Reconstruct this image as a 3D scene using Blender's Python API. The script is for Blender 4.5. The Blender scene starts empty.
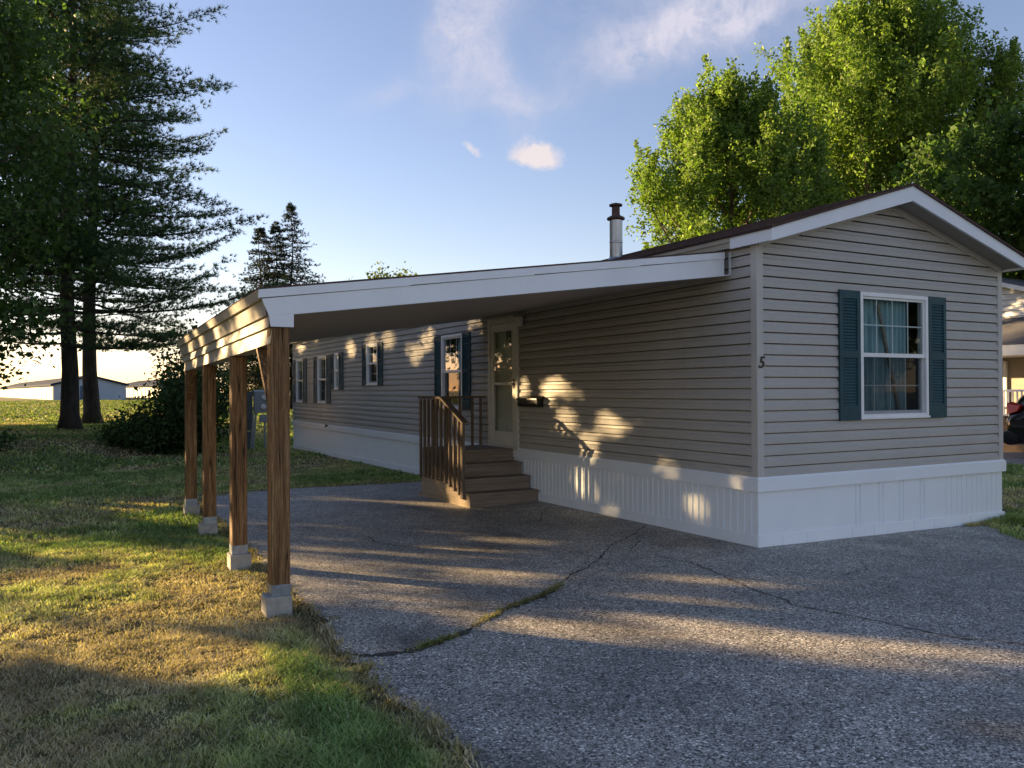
import bpy, math
import numpy as np
from mathutils import Vector, Matrix

rng = np.random.default_rng(11)
scene = bpy.context.scene
COL = scene.collection
PI = math.pi

# sun: low evening sun from the back left of the home
SUN = np.array([-1.13, 1.51, .33]); SUN = SUN / np.linalg.norm(SUN)
SUN_EL = math.asin(SUN[2]); SUN_ROT = math.atan2(SUN[0], SUN[1])
SH = np.array([-.599, .801]); SP = np.array([.801, .599])     # horizontal sun direction, its perpendicular
TANE = SUN[2] / math.hypot(SUN[0], SUN[1])

W, L, WH = 4.12, 19.28, 2.286      # home width, length, siding height
CR = WH / 20                       # one course of siding


def smooth(a, b, v):
    t = np.clip((np.asarray(v, float) - a) / (b - a), 0, 1)
    return t * t * (3 - 2 * t)


def gz(x, y):
    """height of the ground"""
    x = np.asarray(x, float); y = np.asarray(y, float)
    g = -.70 - .027 * np.clip(-x, 0, 5) - .015 * np.clip(x, 0, 7)
    g = g - .0075 * np.clip(y, 0, 19) * np.clip((x + 4) / 3, 0, 1)
    g = g + .55 * smooth(13, 23, y - 1.5 * np.maximum(0, x + 6)) * (1 - .0 * x)
    g = g + .40 * smooth(28, 90, y)
    return g


def gzf(x, y):
    return float(gz(x, y))


# ------------------------------------------------------------------ materials
class NT:
    def __init__(s, name):
        s.m = bpy.data.materials.new(name); s.m.use_nodes = True
        s.t = s.m.node_tree; s.n = s.t.nodes; s.l = s.t.links
        s.b = s.n['Principled BSDF']; s.out = s.n['Material Output']

    def node(s, typ, **kw):
        n = s.n.new(typ)
        for k, v in kw.items():
            if k.startswith('i_'):
                n.inputs[k[2:].replace('_', ' ')].default_value = v
            else:
                setattr(n, k, v)
        return n

    def link(s, a, b):
        s.l.new(a, b)

    def coord(s, scale=(1, 1, 1), rot=(0, 0, 0)):
        tc = s.node('ShaderNodeTexCoord'); mp = s.node('ShaderNodeMapping')
        mp.inputs['Scale'].default_value = scale; mp.inputs['Rotation'].default_value = rot
        s.link(tc.outputs['Object'], mp.inputs['Vector'])
        return mp.outputs['Vector']

    def noise(s, vec, scale, detail=4, rough=.6):
        n = s.node('ShaderNodeTexNoise'); n.inputs['Scale'].default_value = scale
        n.inputs['Detail'].default_value = detail; n.inputs['Roughness'].default_value = rough
        if vec is not None: s.link(vec, n.inputs['Vector'])
        return n.outputs['Fac']

    def ramp(s, fac, stops):
        r = s.node('ShaderNodeValToRGB'); e = r.color_ramp.elements
        while len(e) < len(stops): e.new(.5)
        for i, (p, c) in enumerate(stops):
            e[i].position = p; e[i].color = tuple(c) + (1,) if len(c) == 3 else c
        s.link(fac, r.inputs['Fac'])
        return r.outputs['Color']

    def mix(s, fac, a, b, typ='MIX'):
        m = s.node('ShaderNodeMix', data_type='RGBA', blend_type=typ)
        for sock, v in ((m.inputs[0], fac), (m.inputs[6], a), (m.inputs[7], b)):
            if hasattr(v, 'links'): s.link(v, sock)
            elif isinstance(v, (int, float)): sock.default_value = v
            else: sock.default_value = tuple(v) + (1,)
        return m.outputs[2]

    def bump(s, fac, strength=.3, dist=.01):
        b = s.node('ShaderNodeBump'); b.inputs['Strength'].default_value = strength
        b.inputs['Distance'].default_value = dist
        s.link(fac, b.inputs['Height']); s.link(b.outputs['Normal'], s.b.inputs['Normal'])

    def color(s, c): s.link(c, s.b.inputs['Base Color'])


def basic(name, c1, c2=None, rough=.6, scale=6, stretch=(1, 1, 1), metal=0, bump=0, bscale=60, lo=.35, hi=.65, spec=.5):
    n = NT(name)
    n.b.inputs['Roughness'].default_value = rough; n.b.inputs['Metallic'].default_value = metal
    n.b.inputs['Specular IOR Level'].default_value = spec
    if c2 is None: c2 = tuple(v * .85 for v in c1)
    v = n.coord(stretch)
    n.color(n.ramp(n.noise(v, scale, 6), [(lo, c2), (hi, c1)]))
    if bump: n.bump(n.noise(n.coord(stretch), bscale, 4), bump)
    return n.m


def wood(name, dark, mid, light, scale=9, along='Z', checks=True):
    n = NT(name); n.b.inputs['Roughness'].default_value = .75; n.b.inputs['Specular IOR Level'].default_value = .25
    st = {'Z': (1, 1, .06), 'Y': (1, .06, 1), 'X': (.06, 1, 1)}[along]
    v = n.coord(st)
    f = n.noise(v, scale * 3, 8, .65)
    g = n.noise(n.coord(st), scale * 14, 3, .6)
    c = n.ramp(f, [(.3, dark), (.5, mid), (.72, light)])
    c = n.mix(n.ramp(g, [(.4, (0, 0, 0)), (.62, (1, 1, 1))]), n.mix(.55, c, dark), c)
    ck = n.ramp(n.noise(n.coord(tuple(q if q == 1 else .03 for q in st)), scale * 1.6, 2, .5), [(.478, (1, 1, 1)), (.497, (.22, .20, .18)), (.503, (.22, .20, .18)), (.522, (1, 1, 1))])
    if checks: c = n.mix(1.0, c, ck, 'MULTIPLY')
    n.color(c); n.bump(g, .35, .004)
    return n.m


M = {}
M['siding'] = None


def siding_mat(name, c1, c2):
    n = NT(name); n.b.inputs['Roughness'].default_value = .5; n.b.inputs['Specular IOR Level'].default_value = .35
    a = n.noise(n.coord((.35, .35, 1)), 40, 5, .6)
    b = n.noise(n.coord((1, 1, .35)), 1.1, 4, .6)
    c = n.ramp(b, [(.3, c2), (.7, c1)])
    n.color(n.mix(n.ramp(a, [(.3, (.0, .0, .0)), (.7, (1, 1, 1))]), n.mix(.12, c, (.1, .09, .08)), c))
    n.bump(a, .10, .003)
    return n.m


M['siding'] = siding_mat('taupe_vinyl', (.46, .438, .408), (.418, .397, .37))
M['cream_siding'] = siding_mat('cream_vinyl', (.43, .385, .31), (.38, .34, .275))
M['corner'] = basic('taupe_trim', (.485, .463, .432), (.448, .428, .40), .5, 3)
M['white'] = basic('white_vinyl', (.80, .80, .79), (.72, .72, .71), .45, 2.2)


def skirt_mat():
    n = NT('white_skirting_vinyl'); n.b.inputs['Roughness'].default_value = .45
    a = n.noise(n.coord(), 1.6, 5)
    tc = n.node('ShaderNodeTexCoord'); sp = n.node('ShaderNodeSeparateXYZ'); n.link(tc.outputs['Object'], sp.inputs[0])
    mr = n.node('ShaderNodeMapRange'); mr.inputs[1].default_value = -.74; mr.inputs[2].default_value = -.36
    mr.inputs[3].default_value = 1; mr.inputs[4].default_value = 0
    n.link(sp.outputs['Z'], mr.inputs[0])
    d = n.noise(n.coord((1, 1, .4)), 7, 6, .7)
    ml = n.node('ShaderNodeMath', operation='MULTIPLY'); n.link(mr.outputs[0], ml.inputs[0]); n.link(n.ramp(d, [(.36, (0, 0, 0)), (.7, (1, 1, 1))]), ml.inputs[1])
    base = n.ramp(a, [(.3, (.76, .80, .85)), (.7, (.80, .84, .88))])
    n.color(n.mix(ml.outputs[0], base, (.36, .33, .28)))
    return n.m


M['skirt'] = skirt_mat()
M['fascia'] = basic('white_aluminium_fascia', (.77, .80, .84), (.71, .74, .78), .45, 2.0)
M['soffit'] = basic('tan_soffit', (.33, .305, .285), (.29, .27, .252), .6, 3)
M['shutter'] = basic('dark_teal_plastic', (.022, .070, .085), (.017, .056, .070), .55, 5, spec=.25)
M['frame'] = basic('white_window_frame', (.80, .81, .82), (.74, .75, .76), .35, 4)
M['curtain'] = basic('blue_green_curtain', (.40, .56, .60), (.27, .41, .45), .9, 8, (1, 1, .2))
M['curtain_white'] = basic('pale_curtain', (.42, .50, .48), (.35, .42, .40), .9, 8, (1, 1, .2))
M['screen_dark'] = None
M['interior'] = basic('interior_wall', (.20, .18, .15), (.16, .15, .12), .9, 2)
M['post'] = wood('stained_post', (.075, .039, .017), (.235, .128, .054), (.42, .26, .125))
M['deck'] = wood('brown_deck', (.18, .138, .105), (.275, .215, .165), (.37, .30, .235), 5, 'X', False)
M['deck_side'] = wood('brown_side_board', (.26, .195, .135), (.37, .285, .20), (.46, .365, .27), 5, 'Y', False)
M['rail'] = wood('brown_rail', (.11, .08, .057), (.20, .15, .108), (.285, .22, .163), 6, 'Z', False)
M['galv'] = basic('galvanised_steel', (.30, .34, .39), (.20, .235, .28), .45, 14, metal=.7)
M['concrete'] = basic('pier_concrete', (.40, .38, .34), (.29, .275, .25), .9, 12, bump=.4, bscale=90)
M['black'] = basic('black_metal', (.012, .012, .013), (.02, .02, .02), .35, 6)
M['door'] = basic('door_beige', (.64, .625, .56), (.58, .565, .51), .4, 3)
M['trim_tan'] = basic('tan_door_trim', (.30, .275, .225), (.26, .24, .195), .5, 3)
M['pipe'] = basic('stainless_pipe', (.50, .49, .47), (.36, .34, .32), .38, 5, (1, 1, .3), metal=.85)
M['rust'] = basic('rusty_cap', (.12, .055, .04), (.05, .03, .026), .8, 18)
M['meter_grey'] = basic('grey_meter_paint', (.34, .37, .39), (.27, .30, .32), .5, 6)
M['meter_dark'] = basic('weathered_green_board', (.12, .145, .14), (.085, .105, .105), .7, 6)
M['bark'] = basic('dark_bark', (.055, .046, .04), (.022, .019, .017), .95, 9, (1, 1, .22), bump=.9, bscale=22)
M['bark_grey'] = basic('grey_bark', (.17, .13, .095), (.085, .066, .05), .9, 9, (1, 1, .25), bump=.6, bscale=30)
M['metal_roof'] = basic('blue_metal_roof', (.022, .038, .075), (.018, .03, .06), .9, .3, spec=.05)
M['shed_wall'] = basic('cream_shed_wall', (.27, .21, .13), (.24, .19, .12), .7, .3)
M['shed_door'] = basic('white_roll_door', (.55, .50, .40), (.50, .46, .37), .6, .5)
M['shed_gable'] = basic('grey_blue_cladding', (.36, .42, .50), (.32, .38, .46), .55, .3)
M['shed_blue'] = basic('dark_blue_door', (.03, .085, .16), (.025, .07, .13), .5, .5)
M['car'] = basic('black_car_paint', (.006, .006, .008), (.008, .008, .01), .12, 3, spec=.6)
M['car_glass'] = basic('dark_car_glass', (.01, .012, .014), (.012, .014, .016), .05, 3)
M['tail'] = basic('red_tail_lens', (.50, .012, .010), (.36, .010, .008), .3, 5, spec=.3)
M['chrome'] = basic('silver_trim', (.6, .6, .62), (.5, .5, .52), .2, 5, metal=.9)
M['tyre'] = basic('tyre_rubber', (.018, .018, .018), (.012, .012, .012), .85, 15)
M['nb_brown'] = basic('brown_lattice', (.16, .11, .08), (.11, .08, .06), .85, 5)
M['nb_beige'] = basic('beige_porch_wall', (.34, .30, .24), (.30, .265, .21), .8, 3)


def shingles(name, c1, c2):
    n = NT(name); n.b.inputs['Roughness'].default_value = .92; n.b.inputs['Specular IOR Level'].default_value = .15
    v = n.coord((1, 1, 1))
    b = n.node('ShaderNodeTexBrick'); n.link(n.coord((3.2, 3.2, 3.2), (0, 0, PI / 2)), b.inputs['Vector'])
    b.inputs['Scale'].default_value = 2; b.inputs['Mortar Size'].default_value = .02
    b.inputs['Color1'].default_value = c1 + (1,); b.inputs['Color2'].default_value = c2 + (1,)
    b.inputs['Mortar'].default_value = tuple(x * .4 for x in c2) + (1,)
    g = n.noise(v, 120, 3)
    n.color(n.mix(.35, b.outputs['Color'], n.ramp(g, [(.35, c2), (.65, c1)])))
    n.bump(g, .5, .004)
    return n.m


M['shingle'] = shingles('brown_shingles', (.115, .075, .062), (.07, .048, .042))
M['shingle_grey'] = shingles('grey_shingles', (.16, .155, .16), (.11, .11, .115))


def glass_mat(name, tint=(.85, .92, .92), refl=1.0):
    n = NT(name); n.n.remove(n.b)
    tr = n.node('ShaderNodeBsdfTransparent'); tr.inputs[0].default_value = tint + (1,)
    gl = n.node('ShaderNodeBsdfGlossy'); gl.inputs['Roughness'].default_value = .02
    lw = n.node('ShaderNodeFresnel'); lw.inputs['IOR'].default_value = 1.55
    nz = n.noise(n.coord(), 1.2, 2)
    bp = n.node('ShaderNodeBump'); bp.inputs['Strength'].default_value = .06; bp.inputs['Distance'].default_value = .02
    n.link(nz, bp.inputs['Height']); n.link(bp.outputs[0], gl.inputs['Normal'])
    mu = n.node('ShaderNodeMath', operation='MULTIPLY'); mu.inputs[1].default_value = 1.1 * refl; mu.use_clamp = True
    n.link(lw.outputs[0], mu.inputs[0])
    mx = n.node('ShaderNodeMixShader'); n.link(mu.outputs[0], mx.inputs[0]); n.link(tr.outputs[0], mx.inputs[1]); n.link(gl.outputs[0], mx.inputs[2])
    n.link(mx.outputs[0], n.out.inputs['Surface'])
    return n.m


M['glass'] = glass_mat('window_glass', refl=.55)
M['glass_dim'] = glass_mat('door_glass', (.94, .97, .95), .2)


def screen_mat():
    n = NT('insect_screen_mesh'); n.n.remove(n.b)
    tr = n.node('ShaderNodeBsdfTransparent'); df = n.node('ShaderNodeBsdfDiffuse')
    df.inputs[0].default_value = (.03, .035, .04, 1)
    mx = n.node('ShaderNodeMixShader'); mx.inputs[0].default_value = .38
    n.link(tr.outputs[0], mx.inputs[1]); n.link(df.outputs[0], mx.inputs[2]); n.link(mx.outputs[0], n.out.inputs['Surface'])
    return n.m


M['screen_dark'] = screen_mat()


def leaf_mat(name, trans=.35, rough=.6, spec=.3, hue=(1, 1, 1)):
    n = NT(name)
    at = n.node('ShaderNodeAttribute', attribute_name='tint')
    n.color(at.outputs['Color'])
    n.b.inputs['Roughness'].default_value = rough; n.b.inputs['Specular IOR Level'].default_value = spec
    tl = n.node('ShaderNodeBsdfTranslucent')
    n.link(n.mix(1.0, at.outputs['Color'], (1.2, 1.34, .58), 'MULTIPLY'), tl.inputs['Color'])
    mx = n.node('ShaderNodeMixShader'); mx.inputs[0].default_value = trans
    n.link(n.b.outputs[0], mx.inputs[1]); n.link(tl.outputs[0], mx.inputs[2]); n.link(mx.outputs[0], n.out.inputs['Surface'])
    return n.m


M['leaf'] = leaf_mat('broad_leaves', .45)
M['needle'] = leaf_mat('needles', .15, .7, .15)
M['grass'] = leaf_mat('grass_blades', .3, .7, .15)


def asphalt_mat():
    n = NT('worn_asphalt'); n.b.inputs['Roughness'].default_value = .62; n.b.inputs['Specular IOR Level'].default_value = .55
    v = n.coord()
    def cells(scale):
        vo = n.node('ShaderNodeTexVoronoi', feature='F1'); vo.inputs['Scale'].default_value = scale; n.link(v, vo.inputs['Vector'])
        sc = n.node('ShaderNodeSeparateColor'); n.link(vo.outputs['Color'], sc.inputs[0]); return vo, sc
    va, a = cells(84); vb, b = cells(165)
    ca = n.ramp(a.outputs[0], [(.0, (.036, .033, .029)), (.25, (.085, .078, .069)), (.5, (.25, .232, .203)), (.8, (.44, .41, .36)), (1, (.82, .77, .68))])
    cb = n.ramp(b.outputs[1], [(.0, (.052, .048, .042)), (.5, (.21, .195, .17)), (1, (.62, .575, .50))])
    pick = n.ramp(a.outputs[1], [(.48, (0, 0, 0)), (.52, (1, 1, 1))])
    c = n.mix(pick, ca, cb)
    big = n.noise(n.coord(), .55, 5, .6)
    mid = n.noise(n.coord((1, 1, 1), (0, 0, .6)), 2.6, 6, .65)
    stain = n.noise(n.coord((1, .6, 1), (0, 0, .3)), 1.15, 3, .5)
    c = n.mix(1.0, c, n.ramp(big, [(.3, (.90, .90, .92)), (.7, (1.5, 1.48, 1.46))]), 'MULTIPLY')
    c = n.mix(1.0, c, n.ramp(mid, [(.3, (.76, .76, .76)), (.7, (1.2, 1.2, 1.19))]), 'MULTIPLY')
    c = n.mix(1.0, c, n.ramp(stain, [(.58, (1, 1, 1)), (.70, (.60, .59, .58))]), 'MULTIPLY')
    n.color(c)
    n.bump(va.outputs['Distance'], .35, .004)
    return n.m


M['asphalt'] = asphalt_mat()
M['crack'] = basic('crack_dirt', (.045, .039, .033), (.075, .066, .056), .95, 30)


def soil_mat():
    n = NT('lawn_soil'); n.b.inputs['Roughness'].default_value = .95; n.b.inputs['Specular IOR Level'].default_value = .1
    a = n.noise(n.coord(), .5, 6, .65); b = n.noise(n.coord(), 18, 6, .7)
    c = n.ramp(a, [(.35, (.12, .16, .055)), (.5, (.18, .17, .08)), (.66, (.26, .205, .125))])
    n.color(n.mix(n.ramp(b, [(.35, (0, 0, 0)), (.65, (1, 1, 1))]), n.mix(.4, c, (.06, .05, .03)), c))
    n.bump(b, .6, .03)
    return n.m


M['soil'] = soil_mat()
M['pavement'] = basic('grey_paving', (.26, .25, .24), (.20, .195, .19), .9, 4, bump=.3)
M['hill'] = basic('hill_wood', (.055, .085, .035), (.028, .045, .022), .95, .12, bump=.9, bscale=.5)


# ------------------------------------------------------------------ objects
ORG = {}


def new_mesh(name, V, F, mat, parent=None, smooth_=False, tint=None, org=None):
    V = np.asarray(V, np.float32)
    o_ = np.array(ORG.get(parent.name, (0, 0, 0)) if parent is not None else (org if org is not None else (0, 0, 0)), np.float32)
    V = V - o_
    me = bpy.data.meshes.new(name)
    if isinstance(F, np.ndarray):
        nf, k = F.shape
        me.vertices.add(len(V)); me.vertices.foreach_set('co', V.ravel())
        me.loops.add(nf * k); me.loops.foreach_set('vertex_index', F.ravel().astype(np.int32))
        me.polygons.add(nf)
        me.polygons.foreach_set('loop_start', (np.arange(nf) * k).astype(np.int32))
        me.polygons.foreach_set('loop_total', np.full(nf, k, np.int32))
        me.update(calc_edges=True)
    else:
        me.from_pydata([tuple(map(float, v)) for v in V], [], F); me.update()
    if tint is not None:
        a = me.color_attributes.new('tint', 'FLOAT_COLOR', 'POINT')
        c = np.ones((len(V), 4), np.float32); c[:, :3] = tint
        a.data.foreach_set('color', c.ravel())
    if smooth_: me.polygons.foreach_set('use_smooth', np.ones(len(me.polygons), bool))
    me.materials.append(M[mat] if isinstance(mat, str) else mat)
    o = bpy.data.objects.new(name, me); COL.objects.link(o)
    if parent is not None:
        o.parent = parent; ORG[o.name] = tuple(o_)
    else:
        o.location = tuple(float(v) for v in o_); ORG[o.name] = tuple(o_)
    return o


def tag(o, label=None, cat=None, group=None, kind=None):
    if label: o['label'] = label
    if cat: o['category'] = cat
    if group: o['group'] = group
    if kind: o['kind'] = kind
    return o


def thing(name, label, cat, loc, group=None):
    o = bpy.data.objects.new(name, None); COL.objects.link(o)
    o.location = loc; o.empty_display_size = .3; ORG[o.name] = tuple(loc)
    return tag(o, label, cat, group)


class MB:
    def __init__(s): s.v = []; s.f = []

    def pts(s, P_, F_):
        k = len(s.v); s.v += [tuple(p) for p in P_]; s.f += [tuple(i + k for i in f) for f in F_]
        return s

    def hexa(s, a):   # 8 points: bottom 4, top 4
        return s.pts(a, [(3, 2, 1, 0), (4, 5, 6, 7), (0, 1, 5, 4), (1, 2, 6, 5), (2, 3, 7, 6), (3, 0, 4, 7)])

    def box(s, x0, x1, y0, y1, z0, z1):
        return s.hexa([(x0, y0, z0), (x1, y0, z0), (x1, y1, z0), (x0, y1, z0), (x0, y0, z1), (x1, y0, z1), (x1, y1, z1), (x0, y1, z1)])

    def mbox(s, m, a0, a1, z0, z1, d0, d1):
        return s.hexa([m(a0, z0, d0), m(a1, z0, d0), m(a1, z0, d1), m(a0, z0, d1), m(a0, z1, d0), m(a1, z1, d0), m(a1, z1, d1), m(a0, z1, d1)])

    def prism(s, poly, f0, f1):   # f0,f1 map 2D poly point to 3D at either end
        n = len(poly)
        P_ = [f0(p) for p in poly] + [f1(p) for p in poly]
        F_ = [tuple(range(n - 1, -1, -1)), tuple(range(n, 2 * n))] + [(i, (i + 1) % n, n + (i + 1) % n, n + i) for i in range(n)]
        return s.pts(P_, F_)

    def beam(s, p, q, w, h, up=(0, 0, 1)):
        p = np.array(p, float); q = np.array(q, float); d = q - p; d /= np.linalg.norm(d)
        r = np.cross(d, up); r /= np.linalg.norm(r); u = np.cross(r, d)
        r = r * w / 2; u = u * h / 2
        return s.hexa([p - r - u, p + r - u, q + r - u, q - r - u, p - r + u, p + r + u, q + r + u, q - r + u])

    def tube(s, path, rad, n=10, cap=True):
        path = [np.array(p, float) for p in path]
        if not hasattr(rad, '__len__'): rad = [rad] * len(path)
        k = len(s.v); ref = np.array((.31, .17, .93))
        for i, p in enumerate(path):
            d = path[min(i + 1, len(path) - 1)] - path[max(i - 1, 0)]; d = d / (np.linalg.norm(d) + 1e-9)
            if abs(d @ ref) > .97: ref = np.array((.9, .1, .2))
            a = np.cross(d, ref); a /= np.linalg.norm(a); b = np.cross(d, a)
            for j in range(n):
                t = 2 * PI * j / n
                s.v.append(tuple(p + rad[i] * (a * math.cos(t) + b * math.sin(t))))
        for i in range(len(path) - 1):
            for j in range(n):
                s.f.append((k + i * n + j, k + i * n + (j + 1) % n, k + (i + 1) * n + (j + 1) % n, k + (i + 1) * n + j))
        if cap:
            s.f.append(tuple(k + j for j in range(n - 1, -1, -1))); e = k + (len(path) - 1) * n
            s.f.append(tuple(e + j for j in range(n)))
        return s

    def lathe(s, c, prof, n=20):   # prof: (r,z) up the axis
        return s.tube([(c[0], c[1], c[2] + z) for r, z in prof], [max(r, .001) for r, z in prof], n)

    def xform(s, fn): s.v = [fn(*v) for v in s.v]; return s

    def build(s, name, mat, parent=None, bevel=0, smooth_=False, org=None):
        o = new_mesh(name, s.v, s.f, mat, parent, smooth_, org=org)
        if bevel:
            b = o.modifiers.new('bevel', 'BEVEL'); b.width = bevel; b.segments = 2; b.limit_method = 'ANGLE'; b.angle_limit = .6
        return o


# planes of the home: (along, z, outward) -> world
left_wall = lambda a, z, d: (-d, a, z)
gable = lambda a, z, d: (a, -d, z)
right_wall = lambda a, z, d: (W + d, a, z)
rear_wall = lambda a, z, d: (a, L + d, z)


def siding(mb, m, ext, ztop, holes, c=CR, z0=0.0, th=.020):
    """ext(z)->(a0,a1); courses of dutch-lap siding, cut round the holes (a0,a1,z0,z1)"""
    prof = [(0, -.04), (0, th), (.50, th * .95), (.63, th * .42), (.89, .003), (.891, -.05), (1.0, -.05)]
    jr = np.random.default_rng(int(ztop * 100) + len(holes)); joints = []
    n = int(math.ceil((ztop - z0) / c - 1e-6))
    for i in range(n):
        zb, zt = z0 + i * c, min(z0 + (i + 1) * c, ztop)
        hs = sorted([h for h in holes if h[2] < zt - 1e-5 and h[3] > zb + 1e-5])
        e0, e1 = ext(zb)
        if i % 2 == 0: joints = list(np.arange(e0 + jr.uniform(.4, 3.6), e1 - .3, 3.66)) if e1 - e0 > 6 else []
        segs = []; cur = None; a = e0
        for h in hs:
            segs.append((a, h[0], zb, zt)); a = h[1]
            if h[2] > zb + 1e-4: segs.append((h[0], h[1], zb, h[2]))
            if h[3] < zt - 1e-4: segs.append((h[0], h[1], h[3], zt))
        segs.append((a, e1, zb, zt))
        cut = []
        for (s0, s1, q0, q1) in segs:
            js = [j_ for j_ in joints if s0 + .05 < j_ < s1 - .05]; b_ = [s0] + js + [s1]
            cut += [(b_[k_], b_[k_ + 1], q0, q1, sum(j_ <= b_[k_] + 1e-6 for j_ in joints)) for k_ in range(len(b_) - 1)]
        for (s0, s1, q0, q1, lap_) in cut:
            rows = [(zb + f * c, d + .0022 * (lap_ % 2) * (d > 0)) for f, d in prof]
            rows = [(z, d) for z, d in rows if q0 - 1e-6 <= z <= q1 + 1e-6]
            if not rows or rows[0][0] > q0 + 1e-4: rows.insert(0, (q0, th * .9))
            if rows[-1][0] < q1 - 1e-4: rows.append((q1, th * .6))
            P_ = []
            for z, d in rows:
                x0, x1 = ext(z)
                P_ += [m(max(s0, x0) if s0 != e0 else x0, z, d), m(min(s1, x1) if s1 != e1 else x1, z, d)]
            mb.pts(P_, [(2 * j, 2 * j + 1, 2 * j + 3, 2 * j + 2) for j in range(len(rows) - 1)])


# ------------------------------------------------------------------ the home
home = thing('mobile_home', 'long single-storey home with taupe lap siding, teal shutters and white skirting', 'mobile home', (0, 0, -.70))

side_wins = [   # y0, y1, z0, z1, rail, shutter y extents
    (6.97, 7.88, .58, 1.91, 1.25, (6.64, 6.965), (7.885, 8.20), 'curtain'),
    (11.43, 12.20, 1.04, 1.98, 1.53, (11.10, 11.425), (12.205, 12.52), None),
    (14.42, 14.80, .95, 1.88, 1.43, (14.05, 14.415), (14.805, 15.13), None),
    (15.56, 16.42, .58, 1.86, 1.22, (15.19, 15.555), (16.425, 16.83), None),
    (18.03, 18.83, .58, 1.86, 1.22, (17.66, 18.025), (18.835, 19.19), None)]
door_hole = (4.98, 5.92, .02, 2.03)
gwin = (1.505, 2.668, .575, 1.967, 1.275)

mb = MB()
siding(mb, left_wall, lambda z: (.02, L), 2.40, [(w[0] + .02, w[1] - .02, w[2] + .02, w[3] - .02) for w in side_wins] + [door_hole])
eave_z = 2.40
gx = lambda z: (.02, W - .02) if z <= 2.35 else (min(2.06, .02 + (z - 2.35) / .28), max(2.06, W - .02 - (z - 2.35) / .28))
siding(mb, gable, gx, 2.92, [(gwin[0] + .02, gwin[1] - .02, gwin[2] + .02, gwin[3] - .02)])
siding(mb, right_wall, lambda z: (.02, L), 2.40, [])
siding(mb, rear_wall, gx, 2.92, [])
mb.build('wall', 'siding', home)

mb = MB()   # inner lining so the rooms behind the glass are closed
for y0, y1 in ((.15, L - .15),):
    mb.box(.15, W - .15, y0, y1, .0, .03)
    mb.box(.15, W - .15, y0, y1, 2.36, 2.38)
mb.box(1.9, 1.95, .6, L - .2, .031, 2.359)
mb.box(.15, W - .15, .9, .95, .031, 2.359)
mb.build('interior_lining', 'interior', home)

mb = MB()
for (cx, cy, sx, sy) in ((0, 0, -1, -1), (W, 0, 1, -1), (0, L, -1, 1), (W, L, 1, 1)):
    ax = sorted((cx + sx * .024, cx - sx * .066)); ay = sorted((cy + sy * .024, cy - sy * .066))
    mb = MB(); mb.box(ax[0], ax[1], ay[0], ay[1], -.045, 2.375)
    mb.build('corner_trim', 'corner', home, .006)

# skirting follows the ground
def skz(x, y): return -.70 - .0075 * y - .015 * x


mb = MB()
def ribbed(mb, m, a0, a1, zt, zb, step, wide, inset):
    prof = []
    a = a0; k = 0
    while a < a1 - .001:
        w = wide if (wide and k % 4 == 3) else .022
        nxt = min(a + step, a1)
        prof += [(a, -.0), (max(a, nxt - w - .008), -.0), (max(a, nxt - w), -.011), (max(a, nxt - .006), -.011)]
        a = nxt; k += 1
    prof.append((a1, 0))
    P_ = []
    for q, d in prof: P_ += [m(q, zb(q), d - inset), m(q, zt, d - inset)]
    mb.pts(P_, [(2 * j, 2 * j + 2, 2 * j + 3, 2 * j + 1) for j in range(len(prof) - 1)])


ribbed(mb, left_wall, -.01, L, -.12, lambda a: skz(0, a) + .02, .1, 0, -.008)
prof = [(-.01, 0)]
for a_, w_, d_ in [(q, .03, -.009) for q in (1.42, 1.49, 1.80, 1.87, 2.15, 2.22, 2.52, 2.59)] + [(3.0 + .1 * q, .022, -.006) for q in range(11)]:
    prof += [(a_, 0), (a_ + .004, d_), (a_ + w_ - .004, d_), (a_ + w_, 0)]
prof.append((W + .01, 0)); P_ = []
for q_, d_ in prof: P_ += [gable(q_, skz(q_, 0) + .02, d_ + .008), gable(q_, -.12, d_ + .008)]
mb.pts(P_, [(2 * j, 2 * j + 2, 2 * j + 3, 2 * j + 1) for j in range(len(prof) - 1)])
ribbed(mb, right_wall, 0, L, -.12, lambda a: skz(W, a) + .02, .1, 0, -.008)
ribbed(mb, rear_wall, 0, W, -.12, lambda a: skz(a, L) + .02, .1, 0, -.008)
mb.build('skirting', 'skirt', home)
mb = MB()   # top band and bottom rail of the skirting
mb.box(-.045, W + .045, -.045, 0, -.136, -.002)
mb.box(-.045, 0, .001, L, -.136, -.002); mb.box(W, W + .045, .001, L, -.136, -.002); mb.box(-.045, W + .045, L + .001, L + .045, -.136, -.002)
mb.box(-.030, 0, .002, L, -.012, .012); mb.box(-.03, W + .03, -.030, 0, -.012, .012)
mb.build('skirting_band', 'skirt', home, .004)
mb = MB()
def rail(m, a0, a1, f, d):
    n = 12
    for i in range(n):
        p, q = a0 + (a1 - a0) * i / n, a0 + (a1 - a0) * (i + 1) / n
        zp, zq = f(p), f(q); j = .004 * ((i * 7) % 3 - 1)
        mb.hexa([m(p, zp, -.01), m(q, zq, -.01), m(q, zq, d + j), m(p, zp, d + j), m(p, zp + .115, -.01), m(q, zq + .115, -.01), m(q, zq + .115, d * .7 + j), m(p, zp + .115, d * .7 + j)])


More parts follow.
